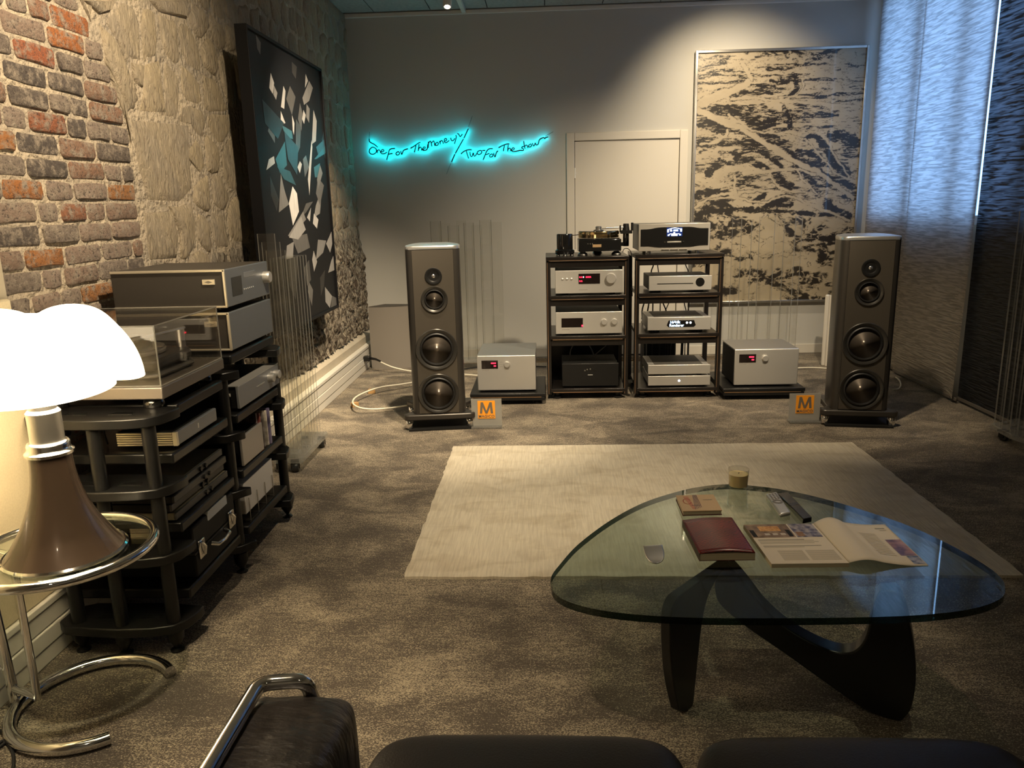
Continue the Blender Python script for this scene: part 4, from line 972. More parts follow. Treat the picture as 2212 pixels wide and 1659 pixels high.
# at the right edge of the room
g0 = onz(2168, 952); pts = []
for k in range(7): pts.append(((g0.x + 0.00 + 0.022 * k, g0.y - 0.03 - 0.075 * k), (g0.x + 0.14 + 0.01 * k, g0.y + 0.00 - 0.075 * k)))
zt = onx(2200, 455, g0.x + 0.05).z
xs_ = [onz(x_, y_, .08) for x_, y_ in ((2148, 915), (2164, 920), (2181, 925), (2198, 932), (2216, 940), (2234, 947))]
pts = [((p.x, p.y), (p.x + 0.06, p.y + 0.05)) for p in xs_]
t, cx, cy = screen('clear acrylic screen on casters in front of the black blinds', pts, 0.085, zt, True)
ax_ = [onz(x_, y_, .075) for x_, y_ in ((2140, 918), (2180, 940), (2240, 962), (2290, 950), (2200, 906))]
obj('base', MB().prism([(p.x - cx, p.y - cy) for p in ax_], 0.055, 0.085), CLEARE, t, bevel=0.004)
caster(t, g0.x - cx, g0.y - cy, 0.4); caster(t, g0.x + 0.12 - cx, g0.y - 0.10 - cy, 0.4); caster(t, g0.x + 0.10 - cx, g0.y + 0.05 - cy, 0.4)

# ================================================================== neon sign
NEON = """165,335 140,360 138,390 160,408 190,405 212,380 205,350 180,335 165,335|135,245 138,272 160,290 190,305 225,335|215,358 222,400|220,380 235,362 250,372 258,398|262,385 285,380 290,365 275,360 264,375 262,395 275,405 300,402 325,385
410,348 375,350 350,365 340,400 320,470|335,410 360,405 385,400|432,385 420,400 425,415 445,415 458,400 450,385 432,385|470,375 480,415 490,390 505,365 550,350
575,345 610,325 660,290 680,285|632,315 615,390|665,300 655,375|658,355 675,335 690,345 692,370|700,360 725,350 730,335 715,333 704,350 705,365 725,368 750,355 755,320 760,300
765,275 762,345|765,290 785,270 795,300 800,328|798,290 818,268 828,290 832,320|850,285 838,300 845,315 862,312 870,295 860,283 850,285|882,268 892,305|887,285 900,265 915,272 925,300|930,275 955,262 955,245 940,245 932,262 936,282 955,285 985,262|1000,235 1010,262 1030,262 1045,240|1055,205 1060,230 1040,300|1070,190 1085,195 1095,215 1105,220 1125,195
1188,138 1140,240|1135,248 1050,400|1045,408 1010,490
1110,405 1140,380 1185,362 1225,362|1165,370 1180,420 1192,455|1205,385 1212,425 1228,430 1240,395 1248,425 1262,425 1285,390|1305,370 1285,385 1288,408 1310,410 1330,392 1325,372 1305,370|1335,370 1370,368
1450,350 1410,352 1385,375 1365,420 1345,470|1368,415 1400,405 1415,400|1425,410 1413,425 1420,438 1440,435 1450,420 1440,407 1425,410|1455,395 1470,438 1480,410 1490,385 1505,372
1510,340 1545,320 1590,303 1625,300|1572,310 1560,378|1612,310 1605,380|1607,362 1622,345 1635,352 1638,378|1645,368 1670,360 1675,345 1660,342 1648,358 1652,376 1675,380 1720,372 1745,365
1780,325 1762,330 1755,342 1772,352 1770,368 1745,368|1775,270 1780,300 1790,352|1785,330 1800,312 1815,320 1822,345|1838,305 1828,320 1835,332 1852,328 1860,312 1852,302 1838,305|1868,290 1878,318 1890,315 1898,290 1910,310 1930,300 1940,262 1960,240|1955,245 1985,232 2000,242 2010,232 2035,225"""
NG = glow('neon_cyan', (0.0, 0.80, 1.0), 27.0)
NT = mat('neon_tube_paint', (0.01, 0.02, 0.03), 0.3)
YN = YB - 0.036
nc = ony(990, 320, YN)
t = thing('neon_sign', 'cyan back-lit handwritten neon sign: One For The Money / Two For The Show', 'neon sign', (nc.x, YN, nc.z))
for word in NEON.split('\n'):
    tb = MB(); gl = MB(); st = MB()
    for stroke in word.split('|'):
        P_ = [ony(770 + float(a.split(',')[0]) / 4.916, 250 + float(a.split(',')[1]) / 4.916, YN) - nc for a in stroke.split()]
        P_ = [Vector((p.x, 0, p.z)) for p in P_]
        S_ = smooth_path(P_, 5) if len(P_) > 2 else P_
        tb.tube(S_, 0.0052, 8); gl.tube([p + Vector((0, 0.0068, 0)) for p in S_], 0.0034, 6)
        st.cyl(S_[0], S_[0] + Vector((0, 0.036, 0)), 0.002, n=6); st.cyl(S_[-1], S_[-1] + Vector((0, 0.036, 0)), 0.002, n=6)
    w_ = obj('tube_word', tb, NT, t, smooth=60, fix=False)
    obj('glowing_back', gl, NG, w_, smooth=60, fix=False)
    obj('standoff', st, clear_mat('standoff', (0.8, 0.8, 0.8), 1.3), w_, fix=False)
sl = MB()
for a_, b_ in (((1012, 274), (1020, 250)), ((974, 352), (964, 376)), ((797, 300), (797, 285)), ((1178, 294), (1195, 284))):
    p, q = ony(*a_, YN) - nc, ony(*b_, YN) - nc; sl.tube([p, q + Vector((0, 0.015, 0))], 0.0025, 6)
obj('lead_wire', sl, mat('grey_lead', (0.25, 0.25, 0.25), 0.5), t, fix=False)

# ================================================================== large framed painting on the back wall
p00, p11 = ony(1503.6, 109, YB - 0.05), ony(1783, 652, YB - 0.05)
PX0, PX1, PZ0, PZ1 = p00.x, ony(1880, 96, YB - 0.05).x, p11.z, p00.z
t = thing('framed_painting', 'large silver framed abstract painting of black and cream landscape marks', 'painting', ((PX0 + PX1) / 2, YB - 0.05, PZ0))
w, h = (PX1 - PX0) / 2, PZ1 - PZ0
FRS = mat('silver_frame', (0.62, 0.60, 0.56), 0.22, 0.9)
for dims in ((-w, -w + 0.022, 0, 0.048, 0, h), (w - 0.022, w, 0, 0.048, 0, h), (-w + 0.022, w - 0.022, 0, 0.048, 0, 0.022), (-w + 0.022, w - 0.022, 0, 0.048, h - 0.022, h)):
    bx('frame_bar', dims, FRS, t, bevel=0.003)
# the printed picture: colours worked out point by point on a fine flat sheet (cream ground, ink fields, cream paths)
def vnoise(x, y, seed):
    rg = np.random.RandomState(seed); tab = rg.rand(256, 256)
    xi = np.floor(x).astype(int); yi = np.floor(y).astype(int); fx = x - xi; fy = y - yi
    fx = fx * fx * (3 - 2 * fx); fy = fy * fy * (3 - 2 * fy)
    g = lambda a, c: tab[a % 256, c % 256]
    return (g(xi, yi) * (1 - fx) + g(xi + 1, yi) * fx) * (1 - fy) + (g(xi, yi + 1) * (1 - fx) + g(xi + 1, yi + 1) * fx) * fy
def fbm(x, y, seed, octv=5, rough=0.55):
    t_ = 0; a_ = 1.0; n_ = 0
    for k in range(octv):
        t_ = t_ + a_ * vnoise(x * 2 ** k + 17.3 * k, y * 2 ** k + 5.1 * k, seed + k); n_ += a_; a_ *= rough
    return t_ / n_
def art_pt(a):
    q_ = ony(1490 + a[0] / 4.046, 90 + a[1] / 4.046, YB - 0.03); return (q_.x - (PX0 + PX1) / 2, q_.z - PZ0)
NX, NZ = 380, 560
gx, gz = np.meshgrid(np.linspace(-w + 0.02, w - 0.02, NX), np.linspace(0.02, h - 0.02, NZ))
wx_ = fbm(gx * 3, gz * 5, 3, 4) - 0.5; wz_ = fbm(gx * 3 + 9, gz * 5, 7, 4) - 0.5
X_ = gx + 0.22 * wx_; Z_ = gz + 0.12 * wz_
hgt = gz / h; far = np.clip((hgt - 0.45) / 0.5, 0, 1)                     # the upper part recedes: finer and flatter
kx, kz = 4.2 + 2.0 * far, 8.5 + 11.0 * far
fields = fbm(X_ * kx, Z_ * kz, 21, 5)
scrub = fbm(X_ * kx * 4, Z_ * kz * 3, 31, 5, 0.65)
rid = 1 - np.abs(fbm(X_ * kx * 1.6, Z_ * kz * 1.4, 41, 5) - 0.5) * 2
rid2 = 1 - np.abs(fbm(X_ * kx * 1.3 + 40, Z_ * kz * 1.3, 61, 4) - 0.5) * 2
pale = fbm(gx * 1.6 + 4, gz * 1.4, 51, 3)
thr = 0.545 + 0.10 * (pale - 0.5) + 0.05 * np.clip(gx / w, 0, 1) * far
sm = lambda v, e0, e1: np.clip((v - e0) / (e1 - e0), 0, 1)
dark = sm(fields, thr - 0.015, thr + 0.015) * sm(scrub, 0.36, 0.46)
dark = np.maximum(dark, sm(fields, thr - 0.09, thr - 0.02) * sm(scrub, 0.52, 0.58))
dark = np.maximum(dark, sm(rid, 0.955, 0.985) * sm(scrub, 0.42, 0.52) * 0.9)
dark *= 1 - sm(rid2, 0.955, 0.985)
def seg_dist(pts):
    P_ = smooth_path([(*art_pt(a), 0) for a in pts], 8); best = np.full(gx.shape, 9.0); tt = np.zeros(gx.shape); n_ = len(P_) - 1
    for i in range(n_):
        a_, b_ = P_[i], P_[i + 1]; dx, dz = b_.x - a_.x, b_.y - a_.y
        q_ = np.clip(((X2 - a_.x) * dx + (Z2 - a_.y) * dz) / (dx * dx + dz * dz + 1e-12), 0, 1)
        d_ = np.hypot(X2 - a_.x - q_ * dx, Z2 - a_.y - q_ * dz); m_ = d_ < best; best = np.where(m_, d_, best); tt = np.where(m_, (i + q_) / n_, tt)
    return best, tt
X2 = gx + 0.035 * (fbm(gx * 14, gz * 22, 71, 4) - 0.5); Z2 = gz + 0.035 * (fbm(gx * 14 + 5, gz * 22, 81, 4) - 0.5)
edge_n = fbm(gx * 30, gz * 45, 91, 4) - 0.5
for pts, w0, w1 in (([(540, 740), (700, 860), (850, 950), (1010, 1050), (1200, 1170), (1420, 1260)], 0.010, 0.060), ([(1010, 850), (1090, 830), (1180, 920), (1260, 1040), (1370, 1160)], 0.04, 0.08), ([(820, 570), (850, 640), (880, 740)], 0.04, 0.04), ([(200, 620), (340, 600), (470, 640), (600, 730), (720, 700)], 0.07, 0.09), ([(760, 1140), (800, 1220), (850, 1280)], 0.07, 0.09), ([(980, 1120), (1060, 1200), (1110, 1310)], 0.06, 0.06), ([(60, 1500), (300, 1470), (700, 1480), (1000, 1500), (1300, 1520)], 0.05, 0.03), ([(100, 720), (180, 720), (300, 780)], 0.09, 0.10), ([(690, 1440), (780, 1410), (860, 1420)], 0.09, 0.08), ([(150, 1440), (250, 1420), (330, 1430)], 0.09, 0.06), ([(930, 330), (930, 420), (830, 490)], 0.05, 0.03), ([(420, 1010), (540, 1050), (680, 1110)], 0.08, 0.03), ([(1240, 820), (1400, 830), (1450, 900)], 0.08, 0.08), ([(160, 1160), (220, 1100), (270, 1060)], 0.07, 0.07), ([(600, 960), (700, 1010), (790, 1090)], 0.05, 0.04), ([(60, 1340), (180, 1310), (320, 1340)], 0.07, 0.04), ([(560, 1390), (640, 1340), (660, 1310)], 0.05, 0.05), ([(650, 830), (740, 850), (850, 900)], 0.05, 0.06), ([(480, 870), (560, 890), (650, 920)], 0.05, 0.04), ([(120, 890), (200, 900), (290, 870)], 0.05, 0.04), ([(1200, 1420), (1290, 1480), (1390, 1530)], 0.08, 0.06), ([(940, 960), (1040, 980), (1140, 1010)], 0.05, 0.05), ([(1010, 640), (1150, 650), (1300, 640)], 0.035, 0.03), ([(350, 470), (480, 450), (620, 430)], 0.03, 0.04), ([(700, 350), (800, 360), (900, 330)], 0.03, 0.03), ([(680, 250), (760, 240), (820, 235)], 0.03, 0.02)):
    d_, t_ = seg_dist(pts); ww = (w0 + (w1 - w0) * t_) / 2 * (1 + 1.5 * edge_n)
    dark = np.maximum(dark, sm(ww - d_, -0.002, 0.002) * np.maximum(sm(scrub, 0.30, 0.40), 0.3 * (ww > 0.02)))
for pts, w0, w1 in (([(65, 560), (230, 480), (400, 420), (530, 340)], 0.085, 0.05), ([(70, 600), (300, 700), (480, 770), (700, 920), (900, 1040), (1130, 1150), (1430, 1370)], 0.06, 0.032), ([(340, 640), (500, 750), (640, 790), (830, 810), (1010, 850)], 0.018, 0.014), ([(1005, 850), (1100, 960), (1200, 1060), (1290, 1160), (1390, 1190), (1290, 1030), (1190, 850)], 0.012, 0.016), ([(480, 1150), (700, 1130), (930, 1110), (1100, 1170)], 0.03, 0.022), ([(330, 770), (310, 830), (200, 880), (90, 900)], 0.022, 0.016), ([(370, 500), (560, 490), (760, 520), (1000, 530), (1480, 570)], 0.022, 0.022), ([(40, 1450), (200, 1350), (420, 1320), (700, 1300), (880, 1300)], 0.022, 0.02), ([(390, 1180), (400, 1330)], 0.025, 0.025), ([(450, 170), (500, 260), (540, 330)], 0.028, 0.035), ([(990, 320), (980, 420), (900, 480), (780, 490)], 0.013, 0.011), ([(80, 1400), (330, 1360), (640, 1400), (860, 1350), (1060, 1430), (1400, 1560)], 0.013, 0.022), ([(700, 1130), (760, 1260), (850, 1300)], 0.016, 0.016), ([(930, 1110), (1010, 1230), (1120, 1330)], 0.016, 0.014)):
    d_, t_ = seg_dist(pts); ww = (w0 + (w1 - w0) * t_) / 2 * (1 + 0.8 * edge_n)
    dark = np.maximum(dark * sm(d_ - ww, -0.002, 0.002), sm(ww + 0.008 - d_, 0, 0.003) * sm(d_ - ww, 0, 0.003) * sm(scrub, 0.44, 0.52) * 0.85)
tone = 0.86 + 0.28 * (fbm(gx * 5, gz * 8, 101, 4) - 0.5) + 0.10 * (scrub - 0.5)
cream = np.array([0.46, 0.385, 0.265]); ink = np.array([0.020, 0.016, 0.012])
colr = cream[None, None] * tone[..., None] * (1 - dark[..., None]) + ink[None, None] * dark[..., None]
me = bpy.data.meshes.new('printed_sheet')
co = np.stack([gx, np.full(gx.shape, 0.0175), gz], -1).reshape(-1, 3); me.vertices.add(NX * NZ); me.vertices.foreach_set('co', co.ravel())
ii = (np.arange(NZ - 1)[:, None] * NX + np.arange(NX - 1)[None]).ravel(); nq = len(ii)
lp_ = np.stack([ii, ii + 1, ii + NX + 1, ii + NX], -1).ravel()
me.loops.add(nq * 4); me.loops.foreach_set('vertex_index', lp_); me.polygons.add(nq); me.polygons.foreach_set('loop_start', np.arange(nq) * 4); me.update(calc_edges=True)
ca = me.color_attributes.new('print', 'FLOAT_COLOR', 'POINT'); ca.data.foreach_set('color', np.concatenate([colr.reshape(-1, 3), np.ones((NX * NZ, 1))], 1).astype(np.float32).ravel())
ART = bpy.data.materials.new('ink_landscape_print'); ART.use_nodes = True; _b = ART.node_tree.nodes['Principled BSDF']
_at = ART.node_tree.nodes.new('ShaderNodeAttribute'); _at.attribute_name = 'print'; ART.node_tree.links.new(_at.outputs['Color'], _b.inputs['Base Color'])
_b.inputs['Roughness'].default_value = 0.4; _b.inputs['Coat Weight'].default_value = 0.5; _b.inputs['Coat Roughness'].default_value = 0.05
cv = bx('canvas', (-w + 0.02, w - 0.02, 0.018, 0.045, 0.02, h - 0.02), mat('canvas_board', (0.35, 0.29, 0.2), 0.7), t)
obj('printed_sheet', me, ART, cv)

# ================================================================== dark collage painting on the stone wall
XF = -1.50
c0, c1 = onx(545, 59, XF), onx(733, 663, XF)
LY0, LY1, LZ1, LZ0 = (onx(545, 59, XF).y + onx(558, 500, XF).y) / 2, (onx(692.3, 151.6, XF).y + c1.y) / 2, c0.z, c1.z
t = thing('collage_painting', 'black framed painting of silver and teal shards on the rough stone wall', 'painting', (XF, (LY0 + LY1) / 2, LZ0))
hw, hh = (LY1 - LY0) / 2, LZ1 - LZ0
FRB = mat('black_frame', (0.004, 0.004, 0.005), 0.5, spec=0.2)
for dims in ((-0.06, 0.004, -hw, -hw + 0.018, 0, hh), (-0.06, 0.004, hw - 0.018, hw, 0, hh), (-0.06, 0.004, -hw + 0.018, hw - 0.018, 0, 0.018), (-0.06, 0.004, -hw + 0.018, hw - 0.018, hh - 0.018, hh)):
    bx('frame_bar', dims, FRB, t, bevel=0.002)
cv = bx('canvas', (-0.055, -0.008, -hw + 0.016, hw - 0.016, 0.016, hh - 0.016), mat('collage_ground', (0.007, 0.007, 0.008), 0.5, spec=0.2), t)
bx('wall_mount', (XL - XF - 0.0, -0.06, -0.2, 0.2, hh * 0.6, hh * 0.66), FRB, t)
SH = """195,270 212,320 205,375 188,345;.62|210,330 228,370 222,405 208,378;.3|258,335 268,360 262,450 246,440;.45|290,335 318,390 300,480 272,400;.10|368,275 380,310 365,345;.4|385,310 404,345 385,410 360,430 352,395;.22|357,455 368,480 360,525 350,500;.45|372,425 388,450 385,520 370,490;.2|408,455 424,510 420,610 400,625;.42|245,460 268,520 245,530;.55|250,530 300,560 305,600 270,590;t.5|195,510 215,560 215,620 180,560;.1|265,610 275,730 240,770 218,700;t.35|210,685 215,720 172,755 185,700;.5|225,735 290,760 320,830 260,800;t.3|410,700 465,635 468,670 420,700;t.5|410,740 440,720 440,790 415,790;t.6|398,605 402,640 388,880 380,800;.6|340,710 350,725 340,770 328,740;.5|245,770 262,850 285,925 235,965;.2|303,835 325,870 335,960 305,1030 285,920;.75|370,920 405,910 370,965 345,990;.12|355,960 370,1000 290,1090 280,1080;.25|345,985 368,1050 330,1100 285,1090;.4|430,900 448,870 440,970 410,990 420,930;.35|430,790 460,830 440,930 420,870;.17|410,970 432,1000 425,1045 405,1020;.7|395,940 390,1010 375,990;.5|430,1100 470,1105 455,1165 420,1200;.3|497,1060 502,1120 490,1165 470,1120;.45|408,1155 425,1210 410,1260 400,1200;.42|510,1180 517,1250 480,1265 495,1205;.42|465,1335 500,1380 490,1440 468,1410;.4|500,1380 530,1385 528,1440 495,1440;.15|275,1130 310,1110 305,1190 270,1200;.3|300,1090 375,1070 390,1140 330,1170;.14|385,1310 405,1350 400,1430 380,1360;.16|320,500 345,540 340,640 318,700;.07|150,400 260,520 230,600 165,520;b.05|260,560 330,640 325,780 280,700;b.06|300,215 325,240 320,300 302,270;.05|120,75 145,120 143,180 128,150;.12|355,700 370,680 385,740 365,790;.12|190,780 235,900 225,960 195,880;.02|340,420 352,470 348,560 330,500;.12|300,480 312,520 310,580 304,560;.5|420,640 460,600 465,640 430,680;b.1|440,730 452,770 430,850 424,800;.25|450,600 462,560 468,700 455,660;b.06|280,1200 330,1180 320,1400 290,1330;.06|440,1290 465,1250 460,1330 445,1380;.03|360,1240 385,1200 395,1300 375,1330;.07"""
tone = {}
for i, s_ in enumerate(SH.split('|')):
    g, v = s_.split(';'); kind = v[0] if v[0] in 'tb' else 'g'; val = float(v.lstrip('tb'))
    col = {'g': (val, val * 0.96, val * 0.92), 't': (val * 0.10, val * 0.27, val * 0.34), 'b': (val * 0.5, val * 0.8, val)}[kind]
    key = 'shard_%s_%02d' % (kind, int(val * 100))
    m_ = mat(key, tuple(c * 0.9 for c in col), 0.32, 0.15, var=(16, 0.3, tuple(c * 0.55 for c in col)), stretch=(1, 3, 0.6))
    P_ = []
    for a in g.split():
        x_, y_ = a.split(','); p = onx(500 + float(x_) / 2.303, 40 + float(y_) / 2.303, XF - 0.008)
        P_.append((min(max(p.y - (LY0 + LY1) / 2, -hw + 0.02), hw - 0.02), min(max(p.z - LZ0, 0.02), hh - 0.02)))
    off = -0.0078 + 0.00025 * (i % 8)
    obj('shard', MB().prism(P_, off - 0.0002, off, 'yz'), m_, cv)

# ================================================================== black rack along the stone wall (faces the room, +x)
RK = mat('rack_black', (0.010, 0.010, 0.010), 0.32, 0.3, bump=(300, 0.08, 0.001))
RKE = mat('rack_edge', (0.05, 0.047, 0.043), 0.25, 0.7)
XF0, XB0 = -1.195, -1.60
rk = thing('hifi_rack', 'long black two bay rack with round posts along the stone wall', 'rack', (-1.40, 2.24, 0))
ox, oy = -1.40, 2.24
def tower(yc, top, levels, front=-1, back=0.12):
    """three posts carrying slotted bowed plates; front=-1 bows towards -y, +1 towards +y"""
    for z_ in levels:
        out = []
        pts = [(-1.62, back * 0.7), (-1.615, 0.0), (-1.575, -0.035), (-1.48, -0.048), (-1.39, -0.055), (-1.28, -0.048), (-1.215, -0.030), (-1.185, 0.01), (-1.172, min(0.07, back * 0.6)), (-1.172, back * 0.85), (-1.30, back), (-1.55, back)]
        out = [(x - ox, yc - oy - front * -1 * 0 + (y if front < 0 else -y)) for x, y in pts]
        p_ = obj('end_plate', MB().prism(out, z_ - 0.032, z_), RK, rk, bevel=0.004)
        for a_, b_ in ((-1.50, -1.425), (-1.355, -1.28)):
            obj('slot', MB().prism([(a_ - ox, yc - oy + (0.012 if front < 0 else -0.012)), (b_ - ox, yc - oy + (0.012 if front < 0 else -0.012)), (b_ - ox - 0.012, yc - oy + (0.040 if front < 0 else -0.040)), (a_ - ox + 0.012, yc - oy + (0.040 if front < 0 else -0.040))], z_ - 0.001, z_ + 0.0015), GLOSSB, p_)
    for x, y in ((-1.545, 0.0), (-1.39, -0.02), (-1.228, 0.0)):
        yy = yc - oy + (y if front < 0 else -y)
        obj('post', MB().cyl((x - ox, yy, 0.06), (x - ox, yy, top - 0.003), 0.0215, n=24), RK, rk, smooth=40)
        f_ = obj('foot', MB().lathe([(0.0, 0.010), (0.006, 0.012), (0.026, 0.045), (0.028, 0.085)], 20, (x - ox, yy, 0)), RK, rk, smooth=40)
        obj('foot_disc', MB().lathe([(0.022, 0.0), (0.022, 0.005), (0.006, 0.012)], 20, (x - ox, yy, 0)), BLACK, f_, smooth=40)
PLZ = (0.105, 0.345, 0.570, 0.800)
tower(2.24, 0.80, PLZ, -1)
tower(2.80, 0.80, (0.12, 0.345, 0.575, 0.815), -1, 0.045)
tower(3.36, 0.815, (0.12, 0.345, 0.575, 0.815), 1)
def rshelf(y0, y1, z_):
    s_ = bx('shelf', (XB0 - ox, XF0 - ox, y0 - oy, y1 - oy, z_ - 0.036, z_), RK, rk, bevel=0.006)
SN = (0.185, 0.420, 0.655); SF = (0.180, 0.416, 0.640, 0.872)
for z_ in SN: rshelf(2.305, 2.745, z_)
rshelf(2.375, 2.735, 0.8005)
for z_ in SF: rshelf(2.83, 3.30, z_)

def side_unit(name, label, cat, y0, y1, z0, z1, xf, depth, face, side, border=None, group=None):
    """component facing +x; its near side (-y) is what the camera sees"""
    t = thing(name, label, cat, (xf, (y0 + y1) / 2, z0), group=group); w = (y1 - y0) / 2; h = z1 - z0
    bx('body', (-depth, -0.012, -w + 0.004, w - 0.004, 0.010, h), side, t, bevel=0.003)
    bx('front_panel', (-0.013, 0, -w, w, 0.010, h), face, t, bevel=0.003)
    if border:
        for d_ in ((-depth, -0.001, -w - 0.002, -w + 0.006, h - 0.009, h + 0.001), (-depth, -0.001, -w - 0.002, -w + 0.006, 0.009, 0.017), (-0.010, 0.0, -w - 0.002, -w + 0.006, 0.012, h)):
            bx('side_trim', d_, border, t, bevel=0.002)
    for xx in (-0.05, -depth + 0.06):
        for yy in (-w + 0.06, w - 0.06): obj('foot', MB().lathe([(0.02, 0), (0.02, 0.011)], 16, (xx, yy, 0)), BLACK, t, smooth=40)
    return t, w, h
AGREY = mat('blue_grey_aluminium', (0.20, 0.215, 0.23), 0.42, 0.55)
ASIDE = mat('dark_side_panel', (0.055, 0.048, 0.040), 0.5, 0.2, bump=(500, 0.08, 0.001))
TRIM = mat('bright_trim', (0.72, 0.66, 0.52), 0.3, 0.6)
def badge(t, x0, w, zc):
    b_ = bx('side_badge', (x0 - 0.024, x0 + 0.024, -w - 0.0005, -w + 0.005, zc - 0.010, zc + 0.010), TRIM, t, bevel=0.001)
    obj('badge_mark', MB().prism([(x0 - 0.016, zc), (x0, zc + 0.005), (x0 + 0.016, zc), (x0, zc - 0.005)], -w - 0.0012, -w - 0.0004, 'xz'), mat('badge_ink', (0.25, 0.22, 0.17), 0.5), b_)
t, w, h = side_unit('integrated_amplifier', 'large grey amplifier with screen and knob, on top of the pair in the wall rack', 'amplifier', 2.865, 3.32, 1.040, 1.192, -1.20, 0.44, AGREY, ASIDE, TRIM)
badge(t, -0.065, w, h * 0.70)
bx('screen', (-0.001, 0.0012, -w + 0.055, -w + 0.155, 0.045, h - 0.035), mat('dead_screen', (0.02, 0.022, 0.024), 0.15), t)
bx('disc_slot', (-0.001, 0.0008, -w + 0.185, -w + 0.30, h - 0.048, h - 0.026), mat('slot_grey', (0.16, 0.17, 0.18), 0.4), t, bevel=0.001)
obj('knob', MB().lathe([(0.024, 0.0), (0.024, 0.024), (0.021, 0.028), (0, 0.028)], 28, (0, w - 0.05, h * 0.58), 'x'), SILVER, t, smooth=40)
for k in range(6): obj('button', MB().lathe([(0.003, 0.0), (0.003, 0.002), (0, 0.0025)], 8, (0, -w + 0.175 + 0.019 * k, h * 0.40), 'x'), mat('pale_print', (0.5, 0.5, 0.48), 0.6), t)
t, w, h = side_unit('power_amplifier', 'large plain grey amplifier under the one with screen and knob', 'amplifier', 2.865, 3.32, 0.875, 1.030, -1.20, 0.44, AGREY, ASIDE, TRIM)
badge(t, -0.075, w, h * 0.72)
t, w, h = side_unit('preamplifier', 'slim silver preamplifier with two knobs on third shelf of the wall rack', 'amplifier', 2.868, 3.325, 0.643, 0.742, -1.195, 0.36, SILVERD, BLACKM, None)
bx('top_edge', (-0.05, 0, -w, w, h - 0.001, h + 0.002), SILVER, t)
for k in range(2): obj('knob', MB().lathe([(0.019, 0.0), (0.019, 0.022), (0.016, 0.025), (0, 0.025)], 24, (0, w - 0.125 + 0.072 * k, h * 0.62), 'x'), SILVER, t, smooth=40)
for k in range(7): obj('button', MB().lathe([(0.003, 0.0), (0.003, 0.002), (0, 0.0025)], 8, (0, -w + 0.19 + 0.014 * k, h * 0.55), 'x'), SILVER, t)
bx('side_lamp', (-0.05, -0.035, -w + 0.002, -w + 0.005, h * 0.6, h * 0.72), WHITEP, t)
# finned amplifier, near bay
FIN = mat('fin_alu', (0.62, 0.57, 0.45), 0.35, 0.6)
t, w, h = side_unit('finned_amplifier', 'silver amplifier with finned side on near upper shelf of the wall rack', 'amplifier', 2.36, 2.665, 0.656, 0.712, -1.20, 0.20, SILVERD, BLACKM, None)
for k in range(6): bx('fin', (-0.20, -0.016, -w - 0.006, -w + 0.006, 0.011 + 0.0075 * k, 0.016 + 0.0075 * k), FIN, t)
bx('corner_trim', (-0.014, 0.001, -w - 0.008, -w + 0.004, 0.010, h), TRIM, t, bevel=0.001)
obj('front_mark', MB().box(-0.001, 0.0008, -0.004, 0.004, h * 0.45, h * 0.75), SILVER, t)
# dark stacked flat components, middle shelf near bay
DKU = mat('dark_grey_unit', (0.07, 0.07, 0.068), 0.45, 0.4); DKS = mat('olive_side', (0.22, 0.20, 0.14), 0.5, 0.3)
zb = 0.421
for k, (lab, sm) in enumerate((('flat dark grey unit at the bottom of the stack of four', DKS), ('flat dark grey unit second from bottom of the stack of four', BLACKM), ('flat dark grey unit second from top of the stack of four', BLACKM), ('flat dark grey unit on top of the stack of four', DKS))):
    t = thing('flat_unit', lab, 'amplifier', (-1.215 - 0.012 * (k % 2), 2.53, zb), group='stack of flat dark units in the wall rack'); hh_ = 0.0295
    bx('body', (-0.36, -0.006, -0.215, 0.205, 0.003, hh_ - 0.002), sm, t, bevel=0.002); bx('front_panel', (-0.008, 0, -0.215, 0.205, 0.003, hh_ - 0.002), DKU, t, bevel=0.002)
    for q in (-0.02, 0.02): obj('knob', MB().lathe([(0.008, 0), (0.008, 0.008), (0, 0.009)], 14, (0, q + 0.03, hh_ / 2), 'x'), BLACK, t, smooth=40)
    for q in (-0.15, 0.15): obj('foot', MB().lathe([(0.012, 0), (0.012, 0.0035)], 10, (-0.05, q, 0)), BLACK, t); obj('foot', MB().lathe([(0.012, 0), (0.012, 0.0035)], 10, (-0.3, q, 0)), BLACK, t)
    zb += hh_ - 0.0005
# flight case on the bottom shelf
t = thing('equipment_case', 'black carrying case with chrome latches on bottom shelf of the wall rack', 'case', (-1.20, 2.556, 0.186))
bx('lower_shell', (-0.34, 0, -0.178, 0.178, 0.0, 0.085), BLACKM, t, bevel=0.008); bx('lid_shell', (-0.34, -0.001, -0.177, 0.177, 0.087, 0.182), BLACKM, t, bevel=0.008)
bx('seam_strip', (-0.341, 0.001, -0.179, 0.179, 0.083, 0.089), BLACK, t)
for q in (-0.135, 0.12):
    l_ = bx('latch', (0.0, 0.010, q - 0.022, q + 0.022, 0.058, 0.125), CHROME, t, bevel=0.004); obj('latch_hook', MB().tube([(0.012, q - 0.01, 0.118), (0.020, q, 0.10), (0.014, q + 0.002, 0.070)], 0.005, 8), CHROME, l_, smooth=60)
obj('handle', MB().tube([(0.004, -0.06, 0.075), (0.024, -0.05, 0.068), (0.028, 0.0, 0.065), (0.024, 0.05, 0.068), (0.004, 0.06, 0.075)], 0.008, 8), CHROME, t, smooth=60)
o = bx('paper_slip', (-1.215, -1.197, 2.50, 2.66, 0.345, 0.378), mat('grey_paper', (0.45, 0.46, 0.46), 0.7)); o.location = (0, 0, 0)
o = bpy.data.objects.remove(o) if False else o
tag(o, 'grey folded paper slip over the edge of the black carrying case', 'paper')
